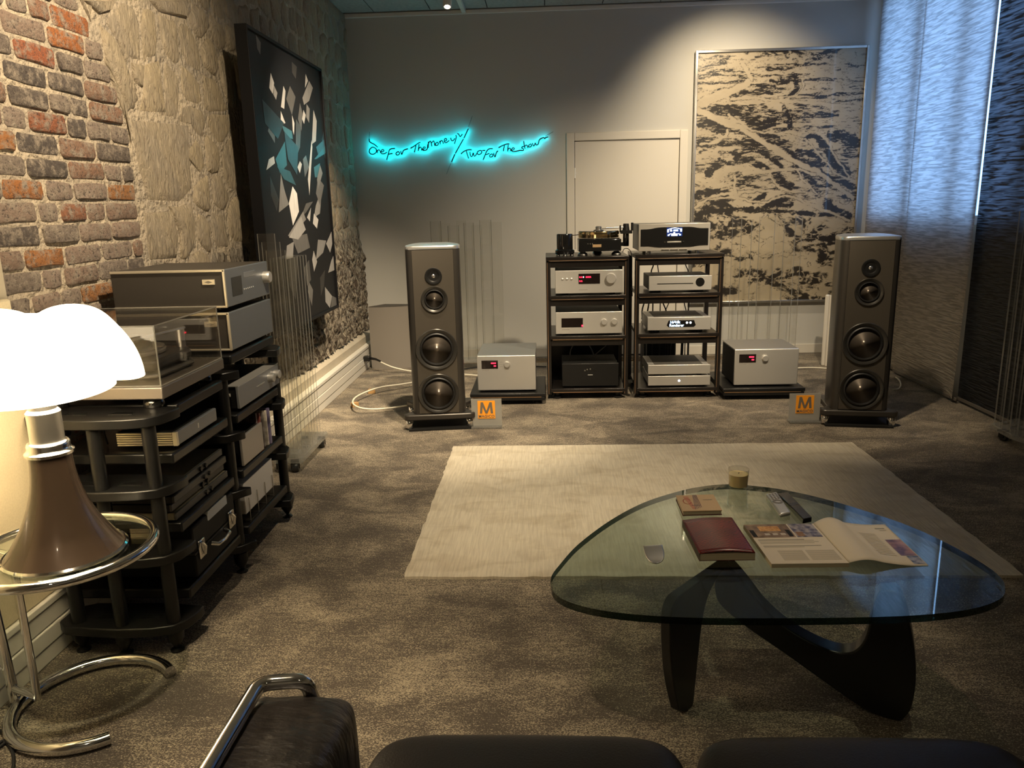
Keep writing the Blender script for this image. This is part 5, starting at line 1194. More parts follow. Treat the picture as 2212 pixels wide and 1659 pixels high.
# small box + record sleeves on middle far shelf, white box in wire stand on bottom far shelf
t = thing('small_amplifier', 'small square silver box on the second shelf of the wall rack', 'amplifier', (-1.20, 2.97, 0.417))
bx('body', (-0.20, -0.01, -0.105, 0.11, 0.006, 0.118), BLACKM, t, bevel=0.003); bx('front_panel', (-0.012, 0, -0.11, 0.115, 0.004, 0.122), mat('warm_silver', (0.42, 0.40, 0.37), 0.45, 0.6), t, bevel=0.003)
for q in (-0.07, 0.07): bx('foot', (-0.17, -0.03, q - 0.01, q + 0.01, 0, 0.007), BLACK, t)
SLV = [(0.05, 0.03, 0.03), (0.20, 0.05, 0.04), (0.10, 0.09, 0.08), (0.30, 0.27, 0.22), (0.06, 0.05, 0.10)]
for k, lab in enumerate(('black record sleeve beside the small silver box', 'dark red record sleeve beside the small silver box', 'grey record sleeve among the sleeves by the small silver box', 'pale record sleeve among the sleeves by the small silver box', 'dark blue record sleeve at the end of the sleeves by the silver box')):
    o = bx('record_sleeve', (-1.52 + 0.006 * k, -1.225 + 0.006 * k, 3.088 + 0.021 * k, 3.102 + 0.021 * k, 0.417, 0.575 - 0.006 * (k % 2)), mat('sleeve_%d' % k, SLV[k], 0.5, var=(22, 0.1, tuple(min(1, c * 2.5 + 0.05) for c in SLV[k]))))
    tag(o, lab, 'record', 'record sleeves on the wall rack')
t = thing('white_box', 'flat white box leaning in a wire stand on bottom shelf of the wall rack', 'box', (-1.21, 3.02, 0.181))
bx('box', (-0.26, 0.0, -0.165, 0.16, 0.040, 0.168), mat('box_card', (0.62, 0.60, 0.56), 0.6), t, bevel=0.002)
for q in (-0.14, -0.05, 0.04, 0.13): obj('stand_wire', MB().tube([(0.006, q, 0.10), (0.006, q, 0.006), (-0.26, q, 0.006)], 0.0025, 6), STEEL, t, smooth=60)
bx('stand_foot', (-0.26, 0.006, -0.15, 0.14, 0.0, 0.006), BLACK, t)
# red leads dangling behind the finned amplifier
REDC = mat('red_lead', (0.45, 0.05, 0.05), 0.4)
for k in range(3):
    o = obj('audio_lead', MB().tube(smooth_path([(-1.50 + 0.02 * k, 2.40, 0.660), (-1.50 + 0.02 * k, 2.39, 0.70 + 0.008 * k), (-1.44 + 0.005 * k, 2.38 + 0.006 * k, 0.735 - 0.006 * k), (-1.425 - 0.004 * k, 2.43 + 0.006 * k, 0.70), (-1.44 - 0.01 * k, 2.52 + 0.02 * k, 0.660)], 6), 0.003, 6), REDC if k < 2 else CABK, smooth=180)
    tag(o, 'thin red lead lying behind the finned silver amplifier' if k < 2 else 'thin black lead lying behind the finned silver amplifier', 'cable', 'leads behind the finned amplifier' if k < 2 else None)

# near turntable with clear dust cover
t = thing('turntable_with_cover', 'dark turntable under clear dust cover on the near end of wall rack', 'turntable', (-1.42, 2.535, 0.801))
BRU = mat('brushed_plinth', (0.22, 0.195, 0.17), 0.35, 0.7, bump=(50, 0.1, 0.001), stretch=(1, 20, 20))
bx('plinth', (-0.225, 0.222, -0.238, 0.235, 0.034, 0.074), BRU, t, bevel=0.004)
for x_ in (-0.16, 0.16):
    for y_ in (-0.18, 0.18): obj('foot', MB().lathe([(0.032, 0.0), (0.034, 0.010), (0.028, 0.026), (0.02, 0.035)], 20, (x_, y_, 0)), GLOSSB, t, smooth=40)
sub = [(-0.19, -0.17), (0.10, -0.18), (0.165, -0.14), (0.175, 0.10), (0.13, 0.175), (-0.15, 0.18), (-0.19, 0.12)]
obj('lower_chassis', MB().prism(sub, 0.080, 0.096), mat('chassis_grey', (0.10, 0.095, 0.088), 0.35, 0.5), t, bevel=0.008)
obj('chassis', MB().prism([(x * 0.97, y * 0.97) for x, y in sub], 0.104, 0.138), mat('chassis_dark', (0.045, 0.042, 0.040), 0.35, 0.4), t, bevel=0.012)
for x_, y_ in ((-0.12, -0.12), (0.10, -0.12), (0.08, 0.11), (-0.1, 0.11)): obj('suspension', MB().lathe([(0.018, 0.074), (0.02, 0.09), (0.018, 0.105)], 16, (x_, y_, 0)), CHROME, t, smooth=40)
obj('platter', MB().lathe([(0.142, 0.139), (0.145, 0.141), (0.145, 0.150), (0.14, 0.153), (0.14, 0.158), (0.0, 0.158)], 48, (-0.03, 0.0, 0)), mat('platter_grey', (0.35, 0.33, 0.31), 0.25, 0.8), t, smooth=40)
obj('record_weight', MB().lathe([(0.10, 0.158), (0.10, 0.185), (0.095, 0.190), (0, 0.190)], 40, (-0.03, 0.0, 0)), mat('weight_black', (0.03, 0.03, 0.03), 0.3), t, smooth=40)
obj('tonearm', MB().cyl((0.12, 0.13, 0.138), (0.12, 0.13, 0.20), 0.016, n=18).cyl((0.12, 0.17, 0.20), (0.06, -0.09, 0.198), 0.005, n=10).box(0.05, 0.068, -0.115, -0.085, 0.185, 0.2), STEEL, t, smooth=40)
DUST = clear_mat('dust_cover', (0.95, 0.94, 0.92), 1.45, haze=0.004)
wall_t = 0.004; X0, X1, Y0, Y1, Zb, Zt = -0.220, 0.217, -0.233, 0.230, 0.0745, 0.262
for nm, dims in (('cover_side', (X0, X1, Y0, Y0 + wall_t, Zb, Zt)), ('cover_side', (X0, X1, Y1 - wall_t, Y1, Zb, Zt)), ('cover_side', (X0, X0 + wall_t, Y0 + wall_t, Y1 - wall_t, Zb, Zt)), ('cover_side', (X1 - wall_t, X1, Y0 + wall_t, Y1 - wall_t, Zb, Zt)), ('cover_top', (X0, X1, Y0, Y1, Zt, Zt + wall_t))): obj(nm, MB().box(*dims), DUST, t)
er = MB()
for x_ in (X0, X1):
    for y_ in (Y0, Y1): er.cyl((x_, y_, Zb), (x_, y_, Zt), 0.0025, n=6)
for x_ in (X0, X1): er.cyl((x_, Y0, Zt + .003), (x_, Y1, Zt + .003), 0.0025, n=6); er.cyl((x_, Y0, Zb + 0.002), (x_, Y1, Zb + 0.002), 0.0022, n=6)
for y_ in (Y0, Y1): er.cyl((X0, y_, Zt + .003), (X1, y_, Zt + .003), 0.0025, n=6); er.cyl((X0, y_, Zb + 0.002), (X1, y_, Zb + 0.002), 0.0022, n=6)
obj('cover_edge', er, EDGE, t)

# ================================================================== cloth panels leaning on the brick wall, side table, lamp
CLOTH1 = mat('cream_cloth', (0.66, 0.57, 0.38), 0.95, bump=(700, 0.25, 0.002), var=(180, 0.3, (0.56, 0.48, 0.32)))
CLOTH2 = mat('grey_beige_cloth', (0.40, 0.35, 0.26), 0.95, bump=(700, 0.25, 0.002))
t = thing('cloth_sound_panel', 'grey beige cloth panel standing behind the cream one, against the brick wall', 'sound panel', (-1.665, 1.75, 0.206))
bx('cloth_cover', (-0.028, 0.018, -0.55, 0.555, 0, 1.13), CLOTH2, t, bevel=0.006); bx('back_frame', (-0.034, -0.028, -0.53, 0.53, 0.01, 1.11), WHITEP, t)
t = thing('cloth_sound_panel', 'cream cloth panel standing on the trunking behind the glowing lamp', 'sound panel', (-1.628, 1.70, 0.206))
bx('cloth_cover', (-0.017, 0.010, -0.55, 0.575, 0, 0.955), CLOTH1, t, bevel=0.006); bx('back_frame', (-0.018, -0.017, -0.53, 0.55, 0.01, 0.94), WHITEP, t)
BC = Vector((-1.335, 1.945)); BR = 0.212
ZT = 0.53; TC = Vector((-1.325, 1.90)); TR = 0.230
t = thing('side_table', 'round chrome tube side table with glass top beside the black rack', 'side table', (BC.x, BC.y, 0))
rt = 0.0135
obj('base_ring', MB().tube([(BR * math.cos(a_), BR * math.sin(a_), 0.020) for a_ in [math.radians(42 + 268 * k / 44) for k in range(45)]], 0.0175, 16), CHROME, t, smooth=50)
tx_, ty_ = TC.x - BC.x, TC.y - BC.y
obj('top_ring', MB().tube([(tx_ + TR * math.cos(2 * math.pi * k / 64), ty_ + TR * math.sin(2 * math.pi * k / 64), ZT - 0.012) for k in range(64)], rt, 14, closed=True), CHROME, t, smooth=180)
TGL = clear_mat('side_table_glass', (0.88, 0.93, 0.90), 1.5)
obj('glass_top', MB().lathe([(0.0, ZT - 0.013), (TR - 0.012, ZT - 0.013), (TR - 0.012, ZT - 0.004), (0.0, ZT - 0.004)], 64, (tx_, ty_, 0)), TGL, t, smooth=30)
c1_, c2_ = onz(33, 1512, 0.02), onz(86, 1533, 0.02)
q1 = Vector((c1_.x - BC.x, c1_.y - BC.y)); q2 = Vector((c2_.x - BC.x, c2_.y - BC.y))
obj('column', MB().cyl((q1.x, q1.y, 0.02), (q1.x - 0.02, q1.y - 0.0, 0.53), 0.0145, n=18), CHROME, t, smooth=40)
obj('inner_column', MB().cyl((q2.x, q2.y, 0.055), (q2.x, q2.y, ZT - 0.015), 0.0105, n=18), CHROME, t, smooth=40)
obj('foot_bracket', MB().tube([(q1.x, q1.y, 0.062), (q2.x, q2.y, 0.062)], 0.011, 12), CHROME, t, smooth=40)
obj('top_bracket', MB().tube([(q1.x - 0.02, q1.y, 0.50), (q2.x, q2.y, 0.50)], 0.010, 12), CHROME, t, smooth=40)

# lamp with lobed shade
LX, LY = -1.290, 1.862; LZ = ZT - 0.0035
t = thing('table_lamp', 'glowing white scalloped shade lamp with brown trumpet base on the glass table', 'lamp', (LX, LY, LZ))
BRZ = mat('brown_lacquer', (0.060, 0.041, 0.029), 0.26, 0.5, coat=0.3)
prof = []
for k in range(19):
    u = k / 18; prof.append((0.050 + 0.090 * (1 - u) ** 2.3 + 0.006 * (1 - u), 0.006 + 0.272 * u))
obj('trumpet_base', MB().lathe(prof, 64), BRZ, t, smooth=50)
obj('base_rim', MB().lathe([(0.140, 0.0), (0.150, 0.001), (0.152, 0.006), (0.147, 0.011), (0.140, 0.008)], 64, closed=True), CHROME, t, smooth=60)
obj('collar', MB().lathe([(0.050, 0.272), (0.057, 0.276), (0.058, 0.284), (0.052, 0.290), (0.050, 0.296), (0.051, 0.304), (0.046, 0.311), (0.040, 0.312)], 48), mat('polished_steel', (0.75, 0.73, 0.70), 0.16, 1.0), t, smooth=50)
obj('telescopic_stem', MB().lathe([(0.040, 0.308), (0.040, 0.385), (0.041, 0.388), (0.036, 0.394), (0.033, 0.396), (0.033, 0.50), (0.0, 0.50)], 40), STEEL, t, smooth=40)
def shade(u, v):
    th = 2 * math.pi * u
    lob = abs(math.sin(1.5 * (th - math.radians(117)))) ** 0.5     # three petals with sharp creases
    a = v * math.pi / 2
    r = 0.252 * (math.sin(a) ** 0.82) * (0.82 + 0.18 * lob * (0.3 + 0.7 * v))
    z = 0.215 * (max(0.0, math.cos(a)) ** 0.85) * (0.80 + 0.20 * lob) + 0.022 * (1 - lob) * v ** 5
    r += 0.022 * lob * math.exp(-((v - 0.32) / 0.2) ** 2)
    z -= 0.030 * math.exp(-(v / 0.16) ** 2)
    return (r * math.cos(th), r * math.sin(th), 0.452 + z)
OPAL = bpy.data.materials.new('opal_shade'); OPAL.use_nodes = True
_b = OPAL.node_tree.nodes['Principled BSDF']; _b.inputs['Base Color'].default_value = (0.9, 0.88, 0.82, 1); _b.inputs['Roughness'].default_value = 0.25
_b.inputs['Emission Color'].default_value = (1.0, 0.80, 0.52, 1); _b.inputs['Emission Strength'].default_value = 7.5
obj('shade', MB().grid(shade, 96, 28), OPAL, t, smooth=180, fix=False)
for k in range(4):
    a_ = math.pi / 4 + k * math.pi / 2
    obj('bulb', MB().lathe([(0.0, -0.03), (0.018, -0.02), (0.022, 0.0), (0.014, 0.02), (0.010, 0.035)], 16, (0.08 * math.cos(a_), 0.08 * math.sin(a_), 0.52)), glow('lamp_bulb', (1.0, 0.78, 0.48), 80), t, smooth=60)
    obj('bulb_arm', MB().cyl((0, 0, 0.49), (0.08 * math.cos(a_), 0.08 * math.sin(a_), 0.55), 0.006, n=8), CHROME, t)
# cord on the floor, upright glass leaf with chrome bar behind the lamp
p = [tuple(onz(px, py, .006)) for px, py in ((-40, 1560), (5, 1582), (12, 1602), (-15, 1622), (8, 1600), (28, 1628), (22, 1668), (-30, 1700))]
cable('black lamp cord curling on carpet beside the chrome table base', p, 0.0045, CABK)
t = thing('glass_stand', 'small upright glass plate in chrome holder behind the lamp', 'glass stand', (-1.505, 1.79, ZT - 0.0035))
obj('glass_plate', MB().box(-0.003, 0.003, -0.16, 0.035, 0.045, 0.235), TGL, t)
bx('foot_plate', (-0.02, 0.02, -0.10, 0.02, 0.0, 0.006), CHROME, t, bevel=0.002)
obj('chrome_bar', MB().cyl((0.012, -0.16, 0.115), (0.012, 0.03, 0.115), 0.007, n=14).lathe([(0, -0.012), (0.010, -0.006), (0.011, 0.0), (0.010, 0.006), (0, 0.012)], 16, (0.012, 0.034, 0.115)), CHROME, t, smooth=50)
obj('leg', MB().cyl((0.012, 0.012, 0.0), (0.012, 0.006, 0.112), 0.0055, n=12), CHROME, t, smooth=40)

# ================================================================== rug
def rug_mat():
    m = bpy.data.materials.new('cream_viscose_rug'); m.use_nodes = True; nt = m.node_tree; N = nt.nodes; L = nt.links; b = N['Principled BSDF']
    tc = N.new('ShaderNodeTexCoord')
    def noise(s, det, dist=0.0):
        mp = N.new('ShaderNodeMapping'); mp.inputs['Scale'].default_value = s; L.new(tc.outputs['Object'], mp.inputs[0])
        n = N.new('ShaderNodeTexNoise'); n.inputs['Scale'].default_value = 1; n.inputs['Detail'].default_value = det; n.inputs['Distortion'].default_value = dist; L.new(mp.outputs[0], n.inputs['Vector']); return n
    rib = noise((120, 7, 1), 3, 0.4); blot = noise((5, 9, 1), 5, 0.6)
    def rng(n, a, c):
        r = N.new('ShaderNodeMapRange'); r.inputs[1].default_value = a; r.inputs[2].default_value = c; L.new(n.outputs[0], r.inputs[0]); return r
    m1 = N.new('ShaderNodeMix'); m1.data_type = 'RGBA'; m1.inputs[6].default_value = (0.48, 0.425, 0.325, 1); m1.inputs[7].default_value = (0.60, 0.54, 0.415, 1); L.new(rng(rib, 0.35, 0.65).outputs[0], m1.inputs[0])
    m2 = N.new('ShaderNodeMix'); m2.data_type = 'RGBA'; m2.blend_type = 'MULTIPLY'; m2.inputs[7].default_value = (0.80, 0.77, 0.72, 1); L.new(rng(blot, 0.48, 0.70).outputs[0], m2.inputs[0]); L.new(m1.outputs[2], m2.inputs[6])
    L.new(m2.outputs[2], b.inputs['Base Color']); b.inputs['Roughness'].default_value = 0.7; b.inputs['Sheen Weight'].default_value = 0.2
    bp = N.new('ShaderNodeBump'); bp.inputs['Strength'].default_value = 0.6; bp.inputs['Distance'].default_value = 0.004; L.new(rib.outputs[0], bp.inputs['Height']); L.new(bp.outputs[0], b.inputs['Normal'])
    return m
R0, R1, R2, R3 = onz(980, 967), onz(1845, 960), onz(2205, 1247), onz(873, 1254)
rx0_, rx1_, ry0_, ry1_ = (R0.x + R3.x) / 2, (R1.x + R2.x) / 2, (R2.y + R3.y) / 2, (R0.y + R1.y) / 2
out = []; rr = random.Random(5)
def edge(a, b_, n_):
    for k in range(n_):
        t_ = k / n_; out.append((a[0] + (b_[0] - a[0]) * t_ + rr.uniform(-.004, .004), a[1] + (b_[1] - a[1]) * t_ + rr.uniform(-.004, .004)))
edge((rx0_, ry0_), (rx1_, ry0_), 60); edge((rx1_, ry0_), (rx1_, ry1_), 40); edge((rx1_, ry1_), (rx0_, ry1_), 60); edge((rx0_, ry1_), (rx0_, ry0_), 40)
rcx, rcy = (rx0_ + rx1_) / 2, (ry0_ + ry1_) / 2
o = obj('rug', MB().prism([(x - rcx, y - rcy) for x, y in out], 0.0, 0.011), rug_mat(), loc=(rcx, rcy, 0.0005)); tag(o, 'large cream ribbed rug lying in front of the loudspeakers', 'rug')

# ================================================================== coffee table
GT = [(1189, 1259), (1192, 1243), (1208, 1221), (1250, 1175), (1320, 1123), (1390, 1086), (1460, 1063), (1516, 1051), (1572, 1046), (1628, 1049.6), (1693, 1058), (1786, 1079), (1880, 1107), (1973, 1139.6), (2066, 1184), (2136, 1226), (2163, 1250), (2171, 1268), (2164, 1291), (2113, 1312), (2020, 1326), (1880, 1333), (1646, 1335.6), (1460, 1333), (1320, 1321.6), (1236, 1303), (1198.7, 1282)]
ZG = 0.40
G = [onz(*q, ZG) for q in GT]
gc = Vector((sum(p.x for p in G) / len(G), sum(p.y for p in G) / len(G), 0))
GS = smooth_path([(p.x - gc.x, p.y - gc.y, 0) for p in G] + [(G[0].x - gc.x, G[0].y - gc.y, 0)], 5)[:-1]
t = thing('coffee_table', 'glass topped coffee table with two curved black wooden legs', 'coffee table', (gc.x, gc.y, 0))
CG = clear_mat('green_glass', (0.72, 0.79, 0.75), 1.42)
CGE = clear_mat('green_glass_edge', (0.03, 0.06, 0.045), 1.5)
m_ = MB(); n_ = len(GS); th = 0.019
vs = [(p.x, p.y, ZG) for p in GS] + [(p.x, p.y, ZG - th) for p in GS]
m_.m = 0; m_.add(vs, [tuple(range(n_)), tuple(range(n_, 2 * n_))[::-1]]); m_.m = 1; m_.add(vs, [(i, n_ + i, n_ + (i + 1) % n_, (i + 1) % n_) for i in range(n_)])
obj('glass_top', m_, [CG, CGE], t)
LEGM = mat('ebonised_wood', (0.010, 0.010, 0.010), 0.30)
piv = onz(1568, 1212, 0.372)
def leg(pxs, foot, thick, name='leg', side=0.0):
    """wooden leg: traced outline on the upright plane through its foot and the pivot"""
    d_ = Vector((piv.x - foot.x, piv.y - foot.y, 0)).normalized(); n2 = Vector((-d_.y, d_.x, 0))
    P3 = []
    for px, py in pxs:
        r = ray(px, py); k = (foot - CAM).dot(n2) / r.dot(n2); P3.append(CAM + r * k)
    P3 = [Vector((p.x, p.y, min(max(p.z, 0.0), ZG - th - 0.001))) for p in P3]
    S_ = smooth_path(P3 + [P3[0]], 4)[:-1]
    S_ = [Vector((p.x, p.y, min(max(p.z, 0.0), ZG - th - 0.001))) for p in S_]
    ce = sum(S_, Vector()) / len(S_)
    m2 = MB(); k = len(S_); rings = []
    for off, sc in ((-1.0, 0.0), (-0.72, 0.012), (0, 0.0), (0, 0.0), (0.72, 0.012), (1.0, 0.0)): pass
    obj_pts = [[p + n2 * s_ * thick / 2 - gc for p in S_] for s_ in (-1, 1)]
    m2.loft([[tuple(p) for p in r_] for r_ in obj_pts])
    return obj(name, m2, LEGM, t, bevel=min(0.018, thick * 0.3), seg=3)
fB = onz(1945, 1546, 0.0); fA = onz(1471, 1535, 0.0)
leg([(1945, 1547), (1966, 1522), (1977, 1470), (1977, 1410), (1968, 1350), (1955, 1300), (1940, 1262), (1915, 1256), (1895, 1275), (1880, 1330), (1868, 1370), (1845, 1396), (1810, 1398), (1760, 1380), (1700, 1345), (1650, 1300), (1615, 1255), (1590, 1225), (1572, 1210), (1556, 1212), (1548, 1235), (1549, 1270), (1562, 1300), (1620, 1348), (1700, 1403), (1780, 1460), (1860, 1515), (1915, 1543)], fB, 0.060)
leg([(1458, 1532), (1446, 1480), (1439, 1420), (1437, 1350), (1440, 1315), (1452, 1288), (1478, 1245), (1500, 1215), (1530, 1198), (1565, 1204), (1560, 1222), (1540, 1245), (1520, 1285), (1508, 1335), (1500, 1400), (1492, 1480), (1486, 1532), (1472, 1538)], fA, 0.030)
obj('pivot_pin', MB().lathe([(0.010, 0.30), (0.010, 0.3805), (0, 0.3805)], 14, (piv.x - gc.x, piv.y - gc.y, 0)), STEEL, t, smooth=40)

# ---- things on the table top
def quad(pxs, z): return [onz(*q, z) for q in pxs]
def slab(name, pts, z0, z1, m, parent=None, c=None, bevel=0.0):
    c = c or Vector((0, 0, 0)); return obj(name, MB().prism([(p.x - c.x, p.y - c.y) for p in pts], z0 - c.z, z1 - c.z), m, parent, bevel=bevel)
def base_of(pts, z): return Vector((sum(p.x for p in pts) / len(pts), sum(p.y for p in pts) / len(pts), z))
PAGE = mat('book_pages', (0.62, 0.55, 0.40), 0.7, var=(400, 0.3, (0.42, 0.36, 0.22)), stretch=(0.02, 0.02, 1))
# small notebook
Q = quad(((1460, 1070), (1541, 1068), (1560, 1102), (1475, 1104)), 0.417); c = base_of(Q, ZG)
t = thing('small_book', 'small buff book with red ring and dark stripes on its cover, on the glass', 'book', c)
slab('pages', [c + (p - c) * 0.97 for p in Q], ZG + 0.0025, ZG + 0.0145, PAGE, t, c)
slab('back_cover', Q, ZG, ZG + 0.0025, mat('maroon_board', (0.12, 0.02, 0.02), 0.5), t, c)
cov = slab('cover', Q, ZG + 0.0145, ZG + 0.017, mat('buff_cover', (0.62, 0.44, 0.26), 0.6), t, c)
def on_quad(Q, u, v, z): # u along first edge, v down
    a_ = Q[0] + (Q[1] - Q[0]) * u; b_ = Q[3] + (Q[2] - Q[3]) * u; p = a_ + (b_ - a_) * v; return Vector((p.x, p.y, z))
PUR = mat('purple_ink', (0.06, 0.02, 0.10), 0.6); REDI = mat('red_ink', (0.35, 0.03, 0.02), 0.6); PINK = mat('pink_ink', (0.55, 0.25, 0.16), 0.6)
def ribbon(parent, c, pts, wd, m, name='ink_line'):
    mm = MB()
    for a_, b_ in zip(pts, pts[1:]):
        d_ = (b_ - a_).normalized(); n_ = Vector((-d_.y, d_.x, 0)) * wd / 2
        mm.add([tuple(a_ - n_ - c), tuple(b_ - n_ - c), tuple(b_ + n_ - c), tuple(a_ + n_ - c)], [(0, 1, 2, 3)])
    obj(name, mm, m, parent)
zt = ZG + 0.0173
slab('pink_band', [on_quad(Q, u_, v_, zt) for u_, v_ in ((0.16, 0.1), (0.30, 0.1), (0.36, 0.9), (0.28, 0.9))], zt - 0.0002, zt, PINK, cov, c)
ribbon(cov, c, [on_quad(Q, 0.22 + 0.10 * math.cos(a_), 0.42 + 0.17 * math.sin(a_), zt + 0.0003) for a_ in [0.4 * k for k in range(1, 16)]], 0.0025, REDI)
for k in range(5): ribbon(cov, c, [on_quad(Q, 0.44 + 0.022 * k, 0.02, zt + 0.0003), on_quad(Q, 0.34 + 0.045 * k, 0.93 - 0.03 * k, zt + 0.0003)], 0.0014, PUR)
ribbon(cov, c, [on_quad(Q, 0.29, 0.68, zt + 0.0005), on_quad(Q, 0.52, 0.68, zt + 0.0005)], 0.0025, PUR)
for k in range(7): ribbon(cov, c, [on_quad(Q, 0.66 + 0.033 * k, 0.33 + 0.01 * (k % 2), zt + 0.0003), on_quad(Q, 0.685 + 0.033 * k, 0.35 + 0.01 * (k % 2), zt + 0.0003)], 0.0035, FINE)
# dark red book, cover bowed up
Q = quad(((1474, 1119), (1581, 1113), (1632, 1189), (1511, 1191)), 0.430); c = base_of(Q, ZG)
t = thing('dark_red_book', 'dark red softcover book with feathered pattern and bowed cover, on the glass', 'book', c)
slab('pages', Q, ZG + 0.002, ZG + 0.021, PAGE, t, c); slab('back_cover', Q, ZG, ZG + 0.002, mat('maroon_board', (0.12, 0.02, 0.02)), t, c)
def redcov():
    m = bpy.data.materials.new('feathered_red_cover'); m.use_nodes = True; nt = m.node_tree; N = nt.nodes; L = nt.links; b = N['Principled BSDF']
    tc = N.new('ShaderNodeTexCoord'); w_ = N.new('ShaderNodeTexWave'); w_.inputs['Scale'].default_value = 38; w_.inputs['Distortion'].default_value = 6; w_.inputs['Detail'].default_value = 2; w_.inputs['Detail Scale'].default_value = 1.2
    mp = N.new('ShaderNodeMapping'); mp.inputs['Rotation'].default_value = (0, 0, 1.1); L.new(tc.outputs['Object'], mp.inputs[0]); L.new(mp.outputs[0], w_.inputs['Vector'])
    n = N.new('ShaderNodeTexNoise'); n.inputs['Scale'].default_value = 14; L.new(tc.outputs['Object'], n.inputs['Vector'])
    mu = N.new('ShaderNodeMath'); mu.operation = 'MULTIPLY'; L.new(w_.outputs[1], mu.inputs[0]); L.new(n.outputs[0], mu.inputs[1])
    mx = N.new('ShaderNodeMix'); mx.data_type = 'RGBA'; mx.inputs[6].default_value = (0.035, 0.006, 0.005, 1); mx.inputs[7].default_value = (0.42, 0.03, 0.028, 1); L.new(mu.outputs[0], mx.inputs[0]); L.new(mx.outputs[2], b.inputs['Base Color'])
    b.inputs['Roughness'].default_value = 0.3; return m
def cv_(u, v):
    p = on_quad(Q, u, v, 0); return (p.x - c.x, p.y - c.y, 0.022 + 0.007 * math.sin(math.pi * u) ** 1.2 * (0.6 + 0.4 * v))
o = obj('cover', MB().grid(cv_, 20, 10), redcov(), t, smooth=180, fix=False); o.modifiers.new('thick', 'SOLIDIFY').thickness = 0.001
slab('spine', [Q[0], Q[0] + (Q[1] - Q[0]) * 0.02, Q[3] + (Q[2] - Q[3]) * 0.02, Q[3]], ZG + 0.002, ZG + 0.0225, mat('spine_dark', (0.02, 0.01, 0.01), 0.4), t, c)
# open magazine
PAPER = mat('magazine_paper', (0.66, 0.58, 0.46), 0.55)
ML = quad(((1606, 1133), (1757, 1130), (1835, 1215), (1667, 1217)), 0.414); c = base_of(ML, ZG)
t = thing('open_magazine', 'open magazine with colour photographs and text columns on the glass', 'magazine', c)
slab('page_block', ML, ZG, ZG + 0.011, PAGE, t, c)
lp = slab('left_page', ML, ZG + 0.0112, ZG + 0.0125, PAPER, t, c)
MR = quad(((1757, 1130), (1911, 1134), (2006, 1223), (1835, 1215)), ZG)
def pg(u, v):
    a_ = ML[1] + (ML[2] - ML[1]) * v; b_ = MR[1] + (MR[2] - MR[1]) * v; p = a_ + (b_ - a_) * u
    z = 0.013 + 0.018 * math.sin(min(1, u / 0.42) * math.pi) ** 1.0 * (1 - 0.55 * v) if u < 0.42 else 0.013 * max(0, (0.7 - u) / 0.28) + 0.0015
    if u >= 0.42: z = 0.0015 + 0.0115 * max(0.0, 1 - (u - 0.42) / 0.4) ** 1.5
    return (p.x - c.x, p.y - c.y, z)
o = obj('turned_page', MB().grid(pg, 36, 12), PAPER, t, smooth=180, fix=False); o.modifiers.new('thick', 'SOLIDIFY').thickness = 0.0008
def pic(name, c1, c2, sc): return mat(name, c1, 0.35, var=(sc, 0.14, c2))
def patch(parent, Qd, u0, u1, v0, v1, z, m, name='photo'):
    slab(name, [on_quad(Qd, *q, 0) for q in ((u0, v0), (u1, v0), (u1, v1), (u0, v1))], z, z + 0.0003, m, parent, c)
zt = ZG + 0.0126
patch(lp, ML, 0.0, 0.60, 0.0, 0.36, zt, pic('room_photo', (0.09, 0.05, 0.03), (0.34, 0.23, 0.15), 30))
patch(lp, ML, 0.17, 0.46, 0.06, 0.19, zt + 0.0003, pic('orange_art', (0.45, 0.18, 0.04), (0.75, 0.42, 0.14), 120), 'photo_detail')
for k in range(3): patch(lp, ML, 0.20 + 0.11 * k, 0.27 + 0.11 * k, 0.25, 0.30, zt + 0.0003, mat('photo_white', (0.55, 0.48, 0.40), 0.4), 'photo_detail')
patch(lp, ML, 0.02, 0.08, 0.16, 0.34, zt + 0.0003, BLACKM, 'photo_detail'); patch(lp, ML, 0.52, 0.58, 0.16, 0.34, zt + 0.0003, BLACKM, 'photo_detail')
patch(lp, ML, 0.62, 0.97, 0.0, 0.36, zt, pic('blue_photo', (0.05, 0.05, 0.12), (0.40, 0.36, 0.36), 60))
patch(lp, ML, 0.64, 0.74, 0.22, 0.34, zt + 0.0003, pic('brown_detail', (0.20, 0.09, 0.03), (0.30, 0.16, 0.07), 60), 'photo_detail')
INKG = mat('print_grey', (0.30, 0.27, 0.22), 0.6); INKL = mat('print_light', (0.48, 0.425, 0.335), 0.6)
for k, (v_, u0, u1, m_) in enumerate(((0.41, .05, .68, INKG), (0.435, .05, .80, INKL), (0.47, .05, .85, INKL), (0.50, .05, .78, INKL), (0.57, .06, .84, INKG), (0.60, .06, .60, INKL))): patch(lp, ML, u0, u1, v_, v_ + 0.016, zt, m_, 'text_line')
for k in range(11):
    v_ = 0.69 + 0.022 * k
    patch(lp, ML, 0.20, 0.53, v_, v_ + 0.010, zt, INKL, 'text_line'); patch(lp, ML, 0.57, 0.95, v_, v_ + 0.010, zt, INKL, 'text_line')
MRz = [Vector((p.x, p.y, 0)) for p in (ML[1], MR[1], MR[2], ML[2])]
def patch2(u0, u1, v0, v1, m_, dz=0.0014, name='photo'):
    def fn(a_, b_):
        x, y, z = pg(u0 + (u1 - u0) * a_, v0 + (v1 - v0) * b_); return (x, y, z + dz)
    obj(name, MB().grid(fn, 10, 4), m_, t, fix=False)
patch2(0.78, 0.985, 0.40, 0.78, pic('amber_photo', (0.10, 0.03, 0.02), (0.42, 0.20, 0.11), 26)); patch2(0.84, 0.985, 0.79, 0.97, pic('grey_photo', (0.03, 0.03, 0.04), (0.40, 0.36, 0.33), 50))
